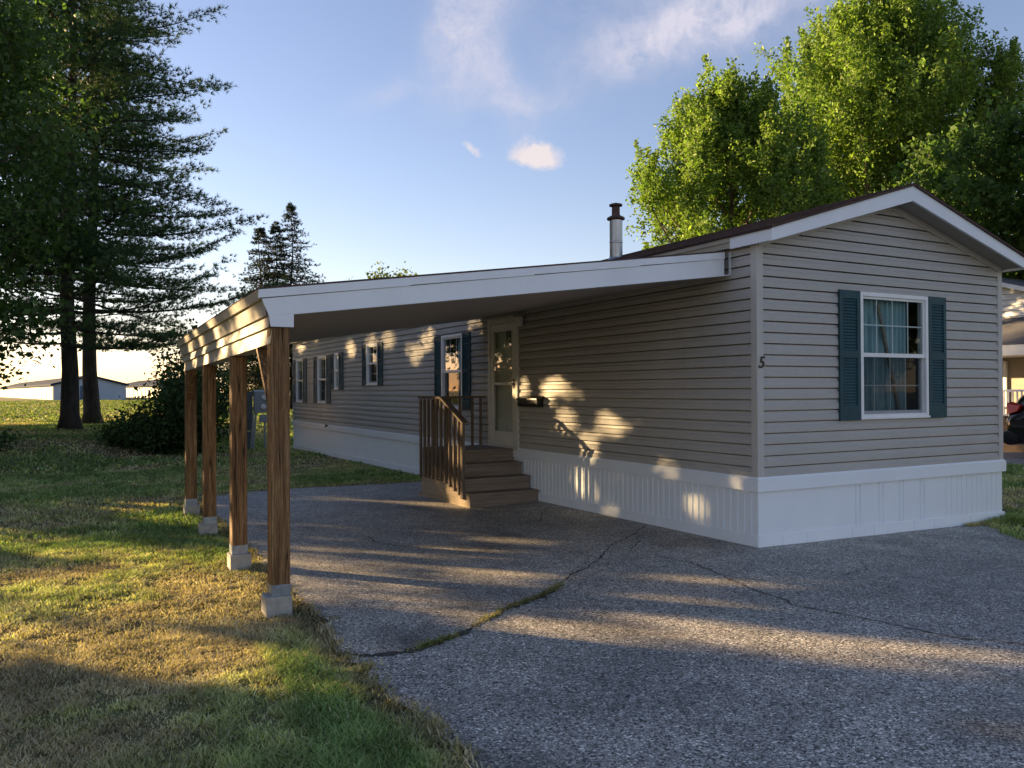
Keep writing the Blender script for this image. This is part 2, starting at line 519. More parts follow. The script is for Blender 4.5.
mb = MB(); rail(left_wall, -.03, L, lambda a: skz(0, a) + .008, .032); rail(gable, -.03, W + .035, lambda a: skz(a, 0) + .008, .032)
rail(right_wall, 0, L, lambda a: skz(W, a) + .008, .03)
mb.build('skirting_rail', 'skirt', home)
mb = MB(); mb.hexa([(-.05, -.05, -.9), (W + .05, -.05, -.9), (W + .05, L, -1), (-.05, L, -1), (-.05, -.05, skz(0, 0) + .006), (W + .05, -.05, skz(W, 0) + .006), (W + .05, L, skz(W, L) + .006), (-.05, L, skz(0, L) + .006)])
mb.build('footing_strip', 'concrete', home)

# roof
RX, RZ, SL = 2.05, 3.13, .305
roofz = lambda x: RZ - SL * abs(x - RX)
mb = MB()
xl, xr, y0, y1 = -.12, W + .10, -.32, L + .3
for t in (0,):
    poly = [(xl, roofz(xl)), (RX, RZ), (xr, roofz(xr)), (xr, roofz(xr) + .028), (RX, RZ + .028), (xl, roofz(xl) + .028)]
    mb.prism(poly, lambda p: (p[0], y0, p[1]), lambda p: (p[0], y1, p[1]))
    for k in range(12):   # shingle courses standing a little proud
        for sgn in (-1, 1):
            d0 = 2.1 * k / 12; xa = RX + sgn * d0; xb = RX + sgn * (d0 + .17)
            za, zb = roofz(xa) + .030, roofz(xb) + .036
            mb.pts([(xa, y0 - .003, za), (xb, y0 - .003, zb), (xb, y1, zb), (xa, y1, za), (xb, y0 - .003, zb - .008), (xb, y1, zb - .008)], [(0, 1, 2, 3), (1, 4, 5, 2)])
roof = mb.build('roof', 'shingle', home)
mb = MB()   # rake and eave fascia
fh = .155
fx0, fx1 = -.10, W + .08
for ya, yb in ((-.30, -.27), (L + .25, L + .28)):
    mb = MB()
    poly = [(fx0, roofz(fx0) - fh + .03), (RX, RZ - fh - .01), (fx1, roofz(fx1) - fh + .03), (fx1, roofz(fx1) - .002), (RX, RZ - .002), (fx0, roofz(fx0) - .002)]
    mb.prism(poly, lambda p: (p[0], ya, p[1]), lambda p: (p[0], yb, p[1]))
    if ya < 0: mb.box(fx0 - .004, fx0 + .02, -.304, .27, roofz(fx0) - fh + .035, roofz(fx0) - .004)
    mb.build('fascia', 'fascia', home)
mb = MB(); mb.box(fx1 - .02, fx1, -.27, L + .25, roofz(fx1) - fh + .035, roofz(fx1) - .004)
mb.build('eave_fascia', 'fascia', home)
mb = MB()
mb.box(fx0 + .002, fx0 + .02, .272, L + .25, roofz(fx0) - fh + .045, roofz(fx0) - .03)
mb.box(fx0 - .012, fx0 + .018, .272, L + .25, roofz(fx0) - .05, roofz(fx0) - .004)
mb.build('eave_trim', 'cream_siding', home)
mb = MB()   # soffits
def soff(ya, yb):
    mb = MB()
    z = lambda x: RZ - .135 - .285 * abs(x - RX)
    poly = [(fx0 + .02, z(fx0)), (RX, z(RX)), (fx1 - .02, z(fx1)), (fx1 - .02, z(fx1) + .012), (RX, z(RX) + .012), (fx0 + .02, z(fx0) + .012)]
    mb.prism(poly, lambda p: (p[0], ya, p[1]), lambda p: (p[0], yb, p[1]))
    mb.build('soffit', 'soffit', home)
    return z


sz = soff(-.27, -.002); soff(L + .002, L + .25)
mb = MB()   # frieze board under the gable soffit
poly = [(.0, sz(0) - .07), (RX, sz(RX) - .075), (W, sz(W) - .07), (W, sz(W) - .002), (RX, sz(RX) - .002), (0, sz(0) - .002)]
mb.prism(poly, lambda p: (p[0], -.034, p[1]), lambda p: (p[0], -.004, p[1]))
mb.build('frieze_board', 'corner', home)
mb = MB()
cx, cy = 1.16, 4.02; cz = roofz(cx)
mb.lathe((cx, cy, cz - .05), [(.097, 0), (.097, .30), (.1, .31), (.1, .33), (.097, .34), (.097, .66)], 24)
chim = mb.build('stove_pipe', 'pipe', home, smooth_=False); tag(chim, 'shiny steel stove pipe rising through the roof')
mb = MB(); mb.lathe((cx, cy, cz), [(.098, .60), (.135, .615), (.135, .64), (.10, .66), (.062, .68), (.06, .80), (.062, .815), (.10, .82), (.098, .845), (.03, .865)], 24)
mb.build('cap', 'rust', chim)
mb = MB(); mb.lathe((cx, cy, cz - .06), [(.19, 0), (.13, .07), (.105, .10)], 24); mb.build('flashing', 'galv', chim)

# shutters
def shutter(m, a0, a1, z0, z1, rail_z):
    mb = MB(); fw = .05
    mb.mbox(m, a0, a0 + fw, z0, z1, .018, .042); mb.mbox(m, a1 - fw, a1, z0, z1, .018, .042)
    for p, q in ((z0, z0 + .16), (rail_z - .04, rail_z + .04), (z1 - .09, z1)):
        mb.mbox(m, a0 + fw, a1 - fw, p, q, .018, .041)
    mb.mbox(m, a0 + fw, a1 - fw, z0 + .16, z1 - .09, .0175, .022)
    for s0, s1 in ((z0 + .16, rail_z - .04), (rail_z + .04, z1 - .09)):
        n = max(3, int((s1 - s0) / .032))
        for i in range(n):
            zz = s0 + (i + .1) * (s1 - s0) / n; h = (s1 - s0) / n * .78
            A = [m(a0 + fw, zz, .039), m(a1 - fw, zz, .039), m(a1 - fw, zz + h, .027), m(a0 + fw, zz + h, .027), m(a0 + fw, zz, .030), m(a1 - fw, zz, .030)]
            mb.pts(A, [(0, 1, 2, 3), (4, 5, 1, 0)])
    return mb.build('shutter', 'shutter', home)


def wavy(m, a0, a1, z0, z1, d, amp, wl, seed=0):
    r = np.random.default_rng(seed); n = int((a1 - a0) / wl * 10) + 2
    ph = 0; P_ = []
    for i in range(n + 1):
        a = a0 + (a1 - a0) * i / n; ph += (2 * PI / 10) * (1 + .35 * r.standard_normal())
        dd = d - amp * (1 - math.cos(ph)) * .5
        P_ += [m(a, z0, dd), m(a, z1, dd * 1.0)]
    return P_, [(2 * j, 2 * j + 2, 2 * j + 3, 2 * j + 1) for j in range(n)]


def window(m, a0, a1, z0, z1, zr, cols, curtain=None, cspan=(0, 1), seed=0):
    mb = MB(); fw = .045
    for A in ((a0, a0 + fw, z0, z1), (a1 - fw, a1, z0, z1), (a0 + fw, a1 - fw, z0, z0 + fw), (a0 + fw, a1 - fw, z1 - fw, z1)):
        mb.mbox(m, A[0], A[1], A[2], A[3], -.07, .040)
    mb.mbox(m, a0 - .01, a1 + .01, z0 - .012, z0 + .012, .015, .052)
    w = mb.build('window', 'frame', home, .003)
    i0, i1 = a0 + fw, a1 - fw; b0, b1 = z0 + fw, z1 - fw
    mb = MB(); sw = .026   # sashes: the upper one stands further out
    mb.mbox(m, i0, i1, zr - .022, zr + .022, -.03, .028)
    for (p, q, d0, d1) in ((zr + .022, b1, -.015, .018), (b0, zr - .022, -.045, -.012)):
        mb.mbox(m, i0, i0 + sw, p, q, d0, d1); mb.mbox(m, i1 - sw, i1, p, q, d0, d1)
    mb.mbox(m, i0 + sw, i1 - sw, b0, b0 + .034, -.045, -.012); mb.mbox(m, i0 + sw, i1 - sw, b1 - .026, b1, -.015, .018)
    mb.build('sash', 'frame', w)
    mb = MB(); g = .0065
    for (p, q, d) in ((zr + .022, b1, .003), (b0, zr - .022, -.03)):
        mid = (p + q) / 2
        mb.mbox(m, i0 + sw, i1 - sw, mid - g, mid + g, d - .012, d - .004)
        for k in range(1, cols):
            a = i0 + (i1 - i0) * k / cols
            mb.mbox(m, a - g, a + g, p, mid - g, d - .012, d - .004); mb.mbox(m, a - g, a + g, mid + g, q, d - .012, d - .004)
    mb.build('grille', 'frame', w)
    for (p, q, d) in ((zr, b1, .003), (b0, zr, -.03)):
        mb = MB(); mb.pts([m(i0, p, d), m(i1, p, d), m(i1, q, d), m(i0, q, d)], [(0, 1, 2, 3)])
        mb.build('pane', 'glass' if m is gable else 'glass_dim', w)
    mb = MB(); mb.pts([m(i0 + .01, b0, -.006), m(i1 - .01, b0, -.006), m(i1 - .01, zr - .01, -.006), m(i0 + .01, zr - .01, -.006)], [(0, 1, 2, 3)])
    mb.build('insect_screen', 'screen_dark', w)
    if curtain:
        s0 = i0 + (i1 - i0) * cspan[0]; s1 = i0 + (i1 - i0) * cspan[1]
        mb = MB(); P_, F_ = wavy(m, s0, s1, b0 - .05, b1 + .05, -.10, .05, .085, seed); mb.pts(P_, F_)
        mb.build('curtain', curtain, w, smooth_=True)
    return w


for i, (a0, a1, z0, z1, zr, sa, sb, cur) in enumerate(side_wins):
    window(left_wall, a0, a1, z0, z1, zr, 2 if i else 3, cur or 'curtain_white', (0.0, .55) if i == 0 else (.0, .35), i)
    shutter(left_wall, sa[0], sa[1], z0 - .015, z1 + .005, zr); shutter(left_wall, sb[0], sb[1], z0 - .015, z1 + .005, zr)
gw = window(gable, *gwin, 4, 'curtain', (0, .84), 9)
mb = MB(); mb.beam((1.93, .075, 1.86), (2.30, .085, .66), .035, .02, (0, 1, 0)); mb.build('reflection_stick', 'deck', gw)  # slanted pale stick standing in for a reflection in the glass
shutter(gable, 1.170, 1.497, .558, 1.972, 1.275); shutter(gable, 2.676, 2.997, .558, 1.972, 1.275)

# door
ya, yb, zb, zt = 4.965, 5.935, .03, 2.04
mb = MB()
mb.mbox(left_wall, ya - .02, ya + .065, zb - .03, zt, -.10, .045); mb.mbox(left_wall, yb - .065, yb + .02, zb - .03, zt, -.10, .045)
mb.mbox(left_wall, ya + .065, yb - .065, zt - .075, zt, -.10, .045); mb.mbox(left_wall, ya - .03, yb + .03, zb - .05, zb - .002, -.10, .06)
mb.mbox(left_wall, ya - .04, yb + .04, zt + .001, zt + .03, -.02, .046)
dr = mb.build('door', 'door', home, .004)
mb = MB(); p, q = ya + .067, yb - .067
mb.mbox(left_wall, p, p + .095, zb, zt - .077, .005, .035); mb.mbox(left_wall, q - .095, q, zb, zt - .077, .005, .035)
mb.mbox(left_wall, p + .095, q - .095, zb, zb + .22, .005, .034); mb.mbox(left_wall, p + .095, q - .095, zt - .20, zt - .077, .005, .034)
mb.mbox(left_wall, p + .095, q - .095, .985, 1.03, .008, .032)
mb.build('storm_door_frame', 'door', dr, .003)
mb = MB(); mb.pts([left_wall(p + .09, zb + .2, .02), left_wall(q - .09, zb + .2, .02), left_wall(q - .09, zt - .19, .02), left_wall(p + .09, zt - .19, .02)], [(0, 1, 2, 3)])
mb.build('pane', 'glass_dim', dr)
mb = MB(); mb.mbox(left_wall, ya + .066, yb - .066, zb, zt - .076, -.09, -.06)
for c0, c1 in ((p + .08, (p + q) / 2 - .04), ((p + q) / 2 + .04, q - .08)):
    for r0, r1 in ((.2, .85), (1.05, 1.75)):
        mb.mbox(left_wall, c0, c1, r0, r1, -.059, -.052)
mb.build('inner_door', 'door', dr, .004)
mb = MB(); mb.mbox(left_wall, p + .025, p + .06, .93, 1.08, .036, .05); mb.tube([left_wall(p + .042, 1.0, .05), left_wall(p + .042, 1.0, .09), left_wall(p + .16, 1.0, .095)], .012, 8)
mb.build('handle', 'black', dr)
mb = MB(); mb.mbox(left_wall, p + .30, p + .42, 1.66, 1.84, -.05, -.035); mb.build('door_closer', 'black', dr)

# house number
def text_mesh(txt, size, fn, name, mat, parent, shear=0.0):
    cu = bpy.data.curves.new('tmp', 'FONT'); cu.body = txt; cu.size = size; cu.shear = shear; cu.extrude = .004; cu.align_x = 'CENTER'; cu.resolution_u = 4; cu.offset = .0022
    ob = bpy.data.objects.new('tmp', cu); COL.objects.link(ob)
    bpy.context.view_layer.update()
    me = bpy.data.meshes.new_from_object(ob.evaluated_get(bpy.context.evaluated_depsgraph_get()))
    V = [fn(v.co.x, v.co.y, v.co.z) for v in me.vertices]; F = [tuple(p_.vertices) for p_ in me.polygons]
    bpy.data.objects.remove(ob); bpy.data.meshes.remove(me)
    return new_mesh(name, V, F, mat, parent)


text_mesh('5', .165, lambda a, b, c: (.026 + a, -.030 - c, 1.118 + b), 'house_number', 'black', home, .22)
tag(bpy.data.objects['house_number'], 'black figure 5 fixed to the front corner trim')

# porch lamp and mailbox, hung on the wall
ob = MB(); ob.mbox(left_wall, 4.86, 4.955, 1.90, 2.075, .018, .06)
lamp = thing('porch_lamp', 'small boxy wall lamp beside the top of the door under the carport', 'wall lamp', (-.018, 4.9, 1.90))
ob.build('back_plate', 'trim_tan', lamp, .004)
ob = MB(); ob.mbox(left_wall, 4.72, 4.86, 2.02, 2.07, .03, .16); ob.build('arm', 'trim_tan', lamp, .004)
ob = MB(); ob.lathe((-.10, 4.76, 1.865), [(.03, 0), (.05, .01), (.058, .13), (.05, .155)], 14); ob.build('lamp_shade', 'door', lamp)
mail = thing('mailbox', 'black wall mailbox mounted beside the door', 'mailbox', (-.018, 4.5, .66))
ob = MB(); poly = [(.018, .655), (.115, .655), (.13, .70), (.13, .77), (.018, .775)]
ob.prism(poly, lambda t: (-t[0], 4.20, t[1]), lambda t: (-t[0], 4.80, t[1])); ob.build('box', 'black', mail, .004)
ob = MB(); poly = [(.018, .777), (.14, .772), (.145, .755), (.15, .755), (.145, .785), (.018, .818)]
ob.prism(poly, lambda t: (-t[0], 4.185, t[1]), lambda t: (-t[0], 4.815, t[1])); ob.build('lid', 'black', mail, .003)
ob = MB(); ob.lathe((-.134, 4.33, .74), [(.011, 0), (.011, .02)], 10); ob.build('badge', 'chrome', mail)
spig = thing('outdoor_tap', 'tiny dark hose tap poking from the skirting under the far windows', 'tap', (-.05, 15.4, -.03))
ob = MB(); ob.tube([(-.02, 15.4, -.02), (-.10, 15.4, -.02), (-.12, 15.4, -.07)], .018, 8); ob.build('spout', 'black', spig)
ob = MB(); ob.lathe((-.085, 15.4, 0), [(.035, 0), (.035, .014)], 10); ob.build('valve_wheel', 'black', spig)

# ------------------------------------------------------------------ porch steps
X0, X1 = -1.13, -.034
steps = thing('porch_steps', 'brown wooden porch steps with slatted railing in front of the door', 'steps', (-.6, 5.2, -.74))
risers = [(4.33, -.560), (4.58, -.373), (4.83, -.187), (5.08, .0)]
yend = 6.14
zprev = None
for k, (yr, z) in enumerate(risers):
    ynext = risers[k + 1][0] if k < 3 else yend
    zb_ = gzf(-.6, yr) - .03 if k == 0 else risers[k - 1][1] - .036
    mb = MB()
    mb.box(X0 + (.004 if k else 0), X1, yr + .012, yr + .04, zb_, z - .036)        # riser board
    t0 = X0 - (.02 if k == 0 else -.004)
    if k < 3:
        mb.box(t0, X1, yr - .012, yr + .125, z - .034, z); mb.box(t0, X1, yr + .131, ynext + .011, z - .034, z)
        mb.build('step', 'deck', steps, .004)
    else:
        n = 7
        for i in range(n):
            w = (ynext - yr + .012) / n
            mb.box(t0, X1, yr - .012 + i * w, yr - .012 + (i + 1) * w - .006, z - .034, z)
        mb.build('landing', 'deck', steps, .003)
mb = MB()   # closed side panel below the railing
G = gzf(-1.13, 5) - .02
poly = [(4.345, G), (6.13, G), (6.13, -.44), (5.20, -.44), (4.62, -.575), (4.345, -.60)]
mb.prism(poly, lambda t: (X0 - .018, t[0], t[1]), lambda t: (X0 - .001, t[0], t[1]))
mb.box(X0 - .03, X0 + .06, 6.15, 6.25, G, G + .06)
sp_ = mb.build('side_panel', 'deck_side', steps, .003)
mb = MB()
mb.prism([(5.20, -.438), (6.13, -.438), (6.13, -.036), (5.085, -.036), (5.085, -.225), (4.835, -.225), (4.835, -.41), (4.62, -.41), (4.62, -.570)], lambda t: (X0 + .004, t[0], t[1]), lambda t: (X0 + .02, t[0], t[1]))
mb.build('stringer', 'rail', steps)
mb = MB()
mb.box(X0 - .06, X0 + .045, 5.30, yend + .04, .775, .812)
mb.box(X0 + .046, X1 + .0, yend - .045, yend + .04, .776, .811)
ra, rb = np.array((X0 - .008, 5.30, .79)), np.array((X0 - .008, 4.50, .425))
mb.beam(ra, rb, .10, .036)
mb.build('handrail', 'rail', steps, .004)
slope = lambda y: .79 - (5.30 - y) * (.365 / .80) if y < 5.30 else .773
for y in (6.10, 5.94, 5.78, 5.62, 5.46, 5.30, 5.14, 4.98, 4.82, 4.66):
    zlo = -.465 if y > 5.2 else -.465 - (5.2 - y) * .26
    mb = MB(); mb.box(X0 - .058, X0 - .020, y - .02, y + .02, zlo, slope(y) - .004 - (.016 if y < 5.3 else 0))
    mb.build('baluster', 'rail', steps, .002)
mb = MB(); mb.box(X0 - .06, X0 - .02, 4.495, 4.575, -.65, .425); mb.build('newel_post', 'rail', steps, .003)
for x in (-.90, -.68, -.46, -.24, -.085):
    mb = MB(); mb.box(x - .02, x + .02, yend - .02, yend + .02, .001, .775); mb.build('baluster', 'rail', steps, .002)

# ------------------------------------------------------------------ carport
cp = thing('carport', 'lean-to carport with white fascia and four brown timber posts along the home', 'carport', (-4.68, .44, -.83))
def cx_(x, y, z):
    f = min(1.0, abs(min(x, 0)) / 4.7)
    return (x + .0125 * (y - .36) * f, y, z - .014 * (y - .36) * f)


zt_ = lambda x: 2.36 + .1367 * x        # roof top line
zl_ = lambda x: 2.108 + .1296 * x       # lower fascia edge
yf, yk = .352, 6.36
mb = MB(); xs = [-4.85, -3.6, -2.4, -1.2, -.105]
for i in range(4):
    a, b = xs[i], xs[i + 1]
    mb.hexa([(a, yf - .015, zt_(a) - .012), (b, yf - .015, zt_(b) - .012), (b, yk + .02, zt_(b) - .012), (a, yk + .02, zt_(a) - .012), (a, yf - .015, zt_(a) + .001), (b, yf - .015, zt_(b) + .001), (b, yk + .02, zt_(b) + .001), (a, yk + .02, zt_(a) + .001)])
mb.xform(cx_).build('roof', 'shingle', cp)
mb = MB()
for (y0_, y1_) in ((yf, yf + .02), (yk - .02, yk)):
    sgn = -1 if y0_ == yf else 1
    if sgn > 0: mb.xform(cx_).build('fascia', 'fascia', cp); mb = MB()
    for a, b in zip(xs[:-1], xs[1:]):
        a2, b2 = max(a, -4.842), min(b, -.022)
        if sgn < 0:
            mb.hexa([(a2, yf - .012, zt_(a2) - .078), (b2, yf - .012, zt_(b2) - .084), (b2, yf + .02, zt_(b2) - .084), (a2, yf + .02, zt_(a2) - .078), (a2, yf - .012, zt_(a2) - .014), (b2, yf - .012, zt_(b2) - .014), (b2, yf + .02, zt_(b2) - .014), (a2, yf + .02, zt_(a2) - .014)])
        a3 = max(a, -4.815)
        if a3 < -4.7:
            mb.hexa([(-4.764, y0_, zl_(-4.764)), (b2, y0_, zl_(b2)), (b2, y1_, zl_(b2)), (-4.764, y1_, zl_(-4.764)), (-4.815, y0_, zt_(a3) - .085), (b2, y0_, zt_(b2) - .085), (b2, y1_, zt_(b2) - .085), (-4.815, y1_, zt_(a3) - .085)])
        else:
            mb.hexa([(a, y0_, zl_(a)), (b2, y0_, zl_(b2)), (b2, y1_, zl_(b2)), (a, y1_, zl_(a)), (a, y0_, zt_(a) - .085), (b2, y0_, zt_(b2) - .085), (b2, y1_, zt_(b2) - .085), (a, y1_, zt_(a) - .085)])
mb.xform(cx_).build('rear_fascia', 'fascia', cp); mb = MB()
mb.box(-.024, -.02, yf - .013, yf + .021, zl_(-.02), zt_(-.02) - .014)
mb.box(-4.750, -4.572, yf + .001, yf + .020, 1.404, zl_(-4.764) - .001); mb.prism([(-4.764, zl_(-4.764) - .0005), (-4.75, 1.404), (-4.572, 1.404), (-4.572, zl_(-4.572) - .001)], lambda p: (p[0], yf - .001, p[1]), lambda p: (p[0], yf + .0008, p[1]))
for a, b in zip([-4.57] + xs[1:-1], xs[1:-1] + [-.03]):   # thin bottom lip
    mb.hexa([(a, yf - .006, zl_(a) - .010), (b, yf - .006, zl_(b) - .010), (b, yf + .05, zl_(b) - .010), (a, yf + .05, zl_(a) - .010), (a, yf - .006, zl_(a) - .001), (b, yf - .006, zl_(b) - .001), (b, yf + .05, zl_(b) - .001), (a, yf + .05, zl_(a) - .001)])
mb.xform(cx_).build('fascia_trim', 'fascia', cp)
mb = MB()   # leaning side fascia in courses of siding
pr = [(-4.850, 1.690), (-4.828, 1.616), (-4.800, 1.620), (-4.780, 1.492), (-4.752, 1.496), (-4.764, 1.402), (-4.736, 1.406), (-4.750, 1.274)]
ys = [yf + .004, 1.8, 3.3, 4.8, yk - .004]
for ya_, yb_ in zip(ys[:-1], ys[1:]):
    P_ = [cx_(x, ya_, z) for x, z in pr] + [cx_(x, yb_, z) for x, z in pr]; n = len(pr)
    mb.pts(P_, [(i, i + 1, n + i + 1, n + i) for i in range(n - 1)])
P_ = [cx_(*p) for p in ((-4.749, yf + .021, 1.274), (-4.735, yf + .021, 1.274), (-4.749, yk - .021, 1.274), (-4.735, yk - .021, 1.274))]
mb.pts(P_, [(0, 1, 3, 2)])
mb.build('side_fascia', 'cream_siding', cp)
mb = MB()   # ceiling: soffit planks running from the home to the beam
y = yf + .052
while y < yk - .05:
    y2 = min(y + .148, yk - .022)
    for a, b in zip([-4.57, -3.0, -1.5], [-3.0, -1.5, -.02]):
        z_ = lambda x: zl_(x) + .004
        mb.hexa([(a, y, z_(a)), (b, y, z_(b)), (b, y2 - .008, z_(b)), (a, y2 - .008, z_(a)), (a, y, z_(a) + .012), (b, y, z_(b) + .012), (b, y2, z_(b) + .012), (a, y2, z_(a) + .012)])
    y += .15
mb.xform(cx_).build('ceiling', 'soffit', cp)
mb = MB()
for a, b in zip([.53] + ys[1:-1], ys[1:-1] + [6.13]):
    mb.hexa([cx_(-4.734, a, 1.276), cx_(-4.60, a, 1.276), cx_(-4.60, b, 1.276), cx_(-4.734, b, 1.276), cx_(-4.734, a, 1.53), cx_(-4.60, a, 1.53), cx_(-4.60, b, 1.53), cx_(-4.734, b, 1.53)])
mb.build('beam', 'soffit', cp)
post_y = [.448, 2.30, 4.36, 6.22]
for k, py in enumerate(post_y):
    px = -4.672 + .0125 * (py - .36); g = gzf(px, py) - .01
    top = 1.40 if k == 0 else 1.274 - .014 * (py - .36)
    hb = .15
    mb = MB(); mb.box(px - .072, px + .072, py - .072, py + .072, g + hb + .02, top - (0 if k == 0 else .002))
    if k == 0:   # the front post is built up of two boards with a seam
        mb.box(px - .012, px - .004, py - .0735, py - .07, g + hb + .1, 1.39)
    po = mb.build('post', 'post', cp, .006)
    mb = MB(); mb.box(px - .075, px + .075, py - .0755, py + .0755, g + hb - .0, g + hb + .085)
    for q in range(5): mb.box(px - .06 + q * .028, px - .052 + q * .028, py - .078, py - .0755, g + hb + .01, g + hb + .08)
    mb.build('post_bracket', 'galv', po)
    mb = MB(); j = .012 * ((k % 2) * 2 - 1)
    mb.box(px - .105 + j, px + .095 + j, py - .10, py + .10, g - .25, g + hb - .002); mb.build('footing', 'concrete', po, .008)
for py, sgn in ((post_y[0], 1), (post_y[3], -1)):
    px = -4.70 + .0125 * (py - .36)
    mb = MB(); mb.beam((px, py + sgn * .06, .80), (px, py + sgn * .50, 1.275), .04, .085, (1, 0, 0)); mb.build('knee_brace', 'post', cp, .003)

# ------------------------------------------------------------------ electricity meters
ped = thing('meter_pedestal', 'grey electricity meter stand with two round meters behind the carport posts', 'electric meter', (-.9, 20.3, gzf(-.9, 20.3)))
gm = gzf(-.9, 20.3) - .05
mb = MB(); mb.box(-.99, -.30, 20.22, 20.42, .23, .90); mb.prism([(20.21, .90), (20.43, .90), (20.43, .95)], lambda t: (-1.0, t[0], t[1]), lambda t: (-.29, t[0], t[1])); mb.build('meter_box', 'meter_grey', ped, .01)
for mx_, mz in ((-.70, .72), (-.73, .43)):
    mb = MB(); mb.tube([(mx_, 20.215, mz), (mx_, 20.16, mz)], [.10, .10], 18); me_ = mb.build('meter', 'chrome', ped)
    mb = MB(); mb.tube([(mx_, 20.159, mz), (mx_, 20.10, mz), (mx_, 20.085, mz)], [.085, .08, .05], 18); mb.build('dial_cover', 'frame', me_)
mb = MB(); mb.box(-1.64, -1.0, 20.44, 20.52, -.33, .90); mb.box(-1.64, -1.0, 20.44, 20.52, -.98, -.36); mb.build('back_board', 'meter_dark', ped, .008)
mb = MB(); mb.box(-.82, -.45, 20.22, 20.36, -.07, .17); mb.build('junction_box', 'meter_grey', ped, .008)
for q, (a, b) in enumerate((((-1.02, 20.3, gm), (-.93, 20.3, .23)), ((-.66, 20.3, gm), (-.66, 20.3, -.07)), ((-1.08, 20.34, gm), (-1.0, 20.34, .23)), ((-.36, 20.3, gm), (-.36, 20.3, .23)))):
    mb = MB(); mb.tube([a, b], .034, 8); mb.build('leg', 'meter_grey', ped)

# ------------------------------------------------------------------ ground
def grid(x0, x1, y0, y1, nx, ny, fz, mask=None):
    xs = np.linspace(x0, x1, nx); ys = np.linspace(y0, y1, ny)
    X, Y = np.meshgrid(xs, ys); Z = fz(X, Y)
    V = np.stack([X.ravel(), Y.ravel(), Z.ravel()], 1)
    i = np.arange(nx - 1)[None, :] + nx * np.arange(ny - 1)[:, None]
    F = np.stack([i, i + 1, i + 1 + nx, i + nx], -1).reshape(-1, 4)
    return V, F


xs = np.unique(np.concatenate([np.linspace(-900, -40, 30), np.linspace(-40, 40, 161), np.linspace(40, 900, 30)]))
ys = np.unique(np.concatenate([np.linspace(-300, -20, 15), np.linspace(-20, 100, 241), np.linspace(100, 1500, 40)]))
X, Y = np.meshgrid(xs, ys)
lump = .012 * (np.sin(X * 3.1 + Y * 1.7) * np.sin(Y * 2.3 - X) + np.sin(X * 1.2 - Y * .8)) * (np.abs(X) < 40)
Z = gz(X, Y) - .02 + lump * 0.6 * ((X < -4.9) | (Y > 9))
V = np.stack([X.ravel(), Y.ravel(), Z.ravel()], 1); nx, ny = len(xs), len(ys)
i = np.arange(nx - 1)[None, :] + nx * np.arange(ny - 1)[:, None]
F = np.stack([i, i + 1, i + 1 + nx, i + nx], -1).reshape(-1, 4)
tag(new_mesh('ground', V, F, 'soil', smooth_=True), kind='structure')

# driveway: a ragged-edged sheet
base_poly = [(-4.46, -.05), (-4.53, -.9), (-4.53, -1.65), (-4.48, -2.2), (-4.52, -2.75), (-4.7, -4.2), (-5.2, -7), (-5.6, -13), (6, -13), (4.6, -6), (3.2, -2.9), (2.85, -1.1), (3.14, -.68), (3.72, -.05),
             (3.72, .3), (.2, .3), (.2, 7.95), (-.4, 8.0), (-1.7, 8.22), (-2.5, 8.35), (-3.6, 8.3), (-4.15, 7.9), (-4.36, 6.5), (-4.38, 4.4), (-4.42, 2.4), (-4.44, .8)]
def ragged(poly, amp, step, seed):
    r = np.random.default_rng(seed); out = []
    n = len(poly)
    for k in range(n):
        a = np.array(poly[k], float); b = np.array(poly[(k + 1) % n], float)
        ln = np.linalg.norm(b - a); m_ = max(1, int(ln / step))
        nrm = np.array([-(b - a)[1], (b - a)[0]]) / (ln + 1e-9)
        for j in range(m_):
            p = a + (b - a) * j / m_
            hidden = .0 < p[0] or abs(a[1] - .3) < .01
            out.append(p + nrm * (0 if hidden and p[1] > -.3 and p[0] < 3.6 else amp * r.standard_normal()))
    return np.array(out)


edge = ragged(base_poly, .028, .11, 3)
def inside(poly, x, y):
    x = np.asarray(x); y = np.asarray(y); c = np.zeros(x.shape, bool); n = len(poly)
    for k in range(n):
        (xa, ya), (xb, yb) = poly[k], poly[(k + 1) % n]
        cond = ((ya > y) != (yb > y)); t = (xb - xa) * (y - ya) / (yb - ya + 1e-12) + xa
        c ^= cond & (x < t)
    return c


import bmesh
bm = bmesh.new()
vs = [bm.verts.new((p[0], p[1], 0)) for p in edge]
bm.faces.new(vs); bmesh.ops.triangulate(bm, faces=bm.faces[:])
for k in range(28):   # slice so the sheet can follow the ground
    yy = -12.5 + k * .8
    g_ = bm.verts[:] + bm.edges[:] + bm.faces[:]
    bmesh.ops.bisect_plane(bm, geom=g_, plane_co=(0, yy, 0), plane_no=(0, 1, 0))
for xx in (-5, -4, -3, -2, -1, 0, 1, 2, 3):
    g_ = bm.verts[:] + bm.edges[:] + bm.faces[:]
    bmesh.ops.bisect_plane(bm, geom=g_, plane_co=(xx, 0, 0), plane_no=(1, 0, 0))
bm.verts.index_update()
V = np.array([v.co for v in bm.verts]); V[:, 2] = gz(V[:, 0], V[:, 1]) + .004
F = [tuple(v.index for v in f.verts) for f in bm.faces]; bm.free()
o = new_mesh('driveway', V, F, 'asphalt'); tag(o, kind='structure')
ASPH = edge


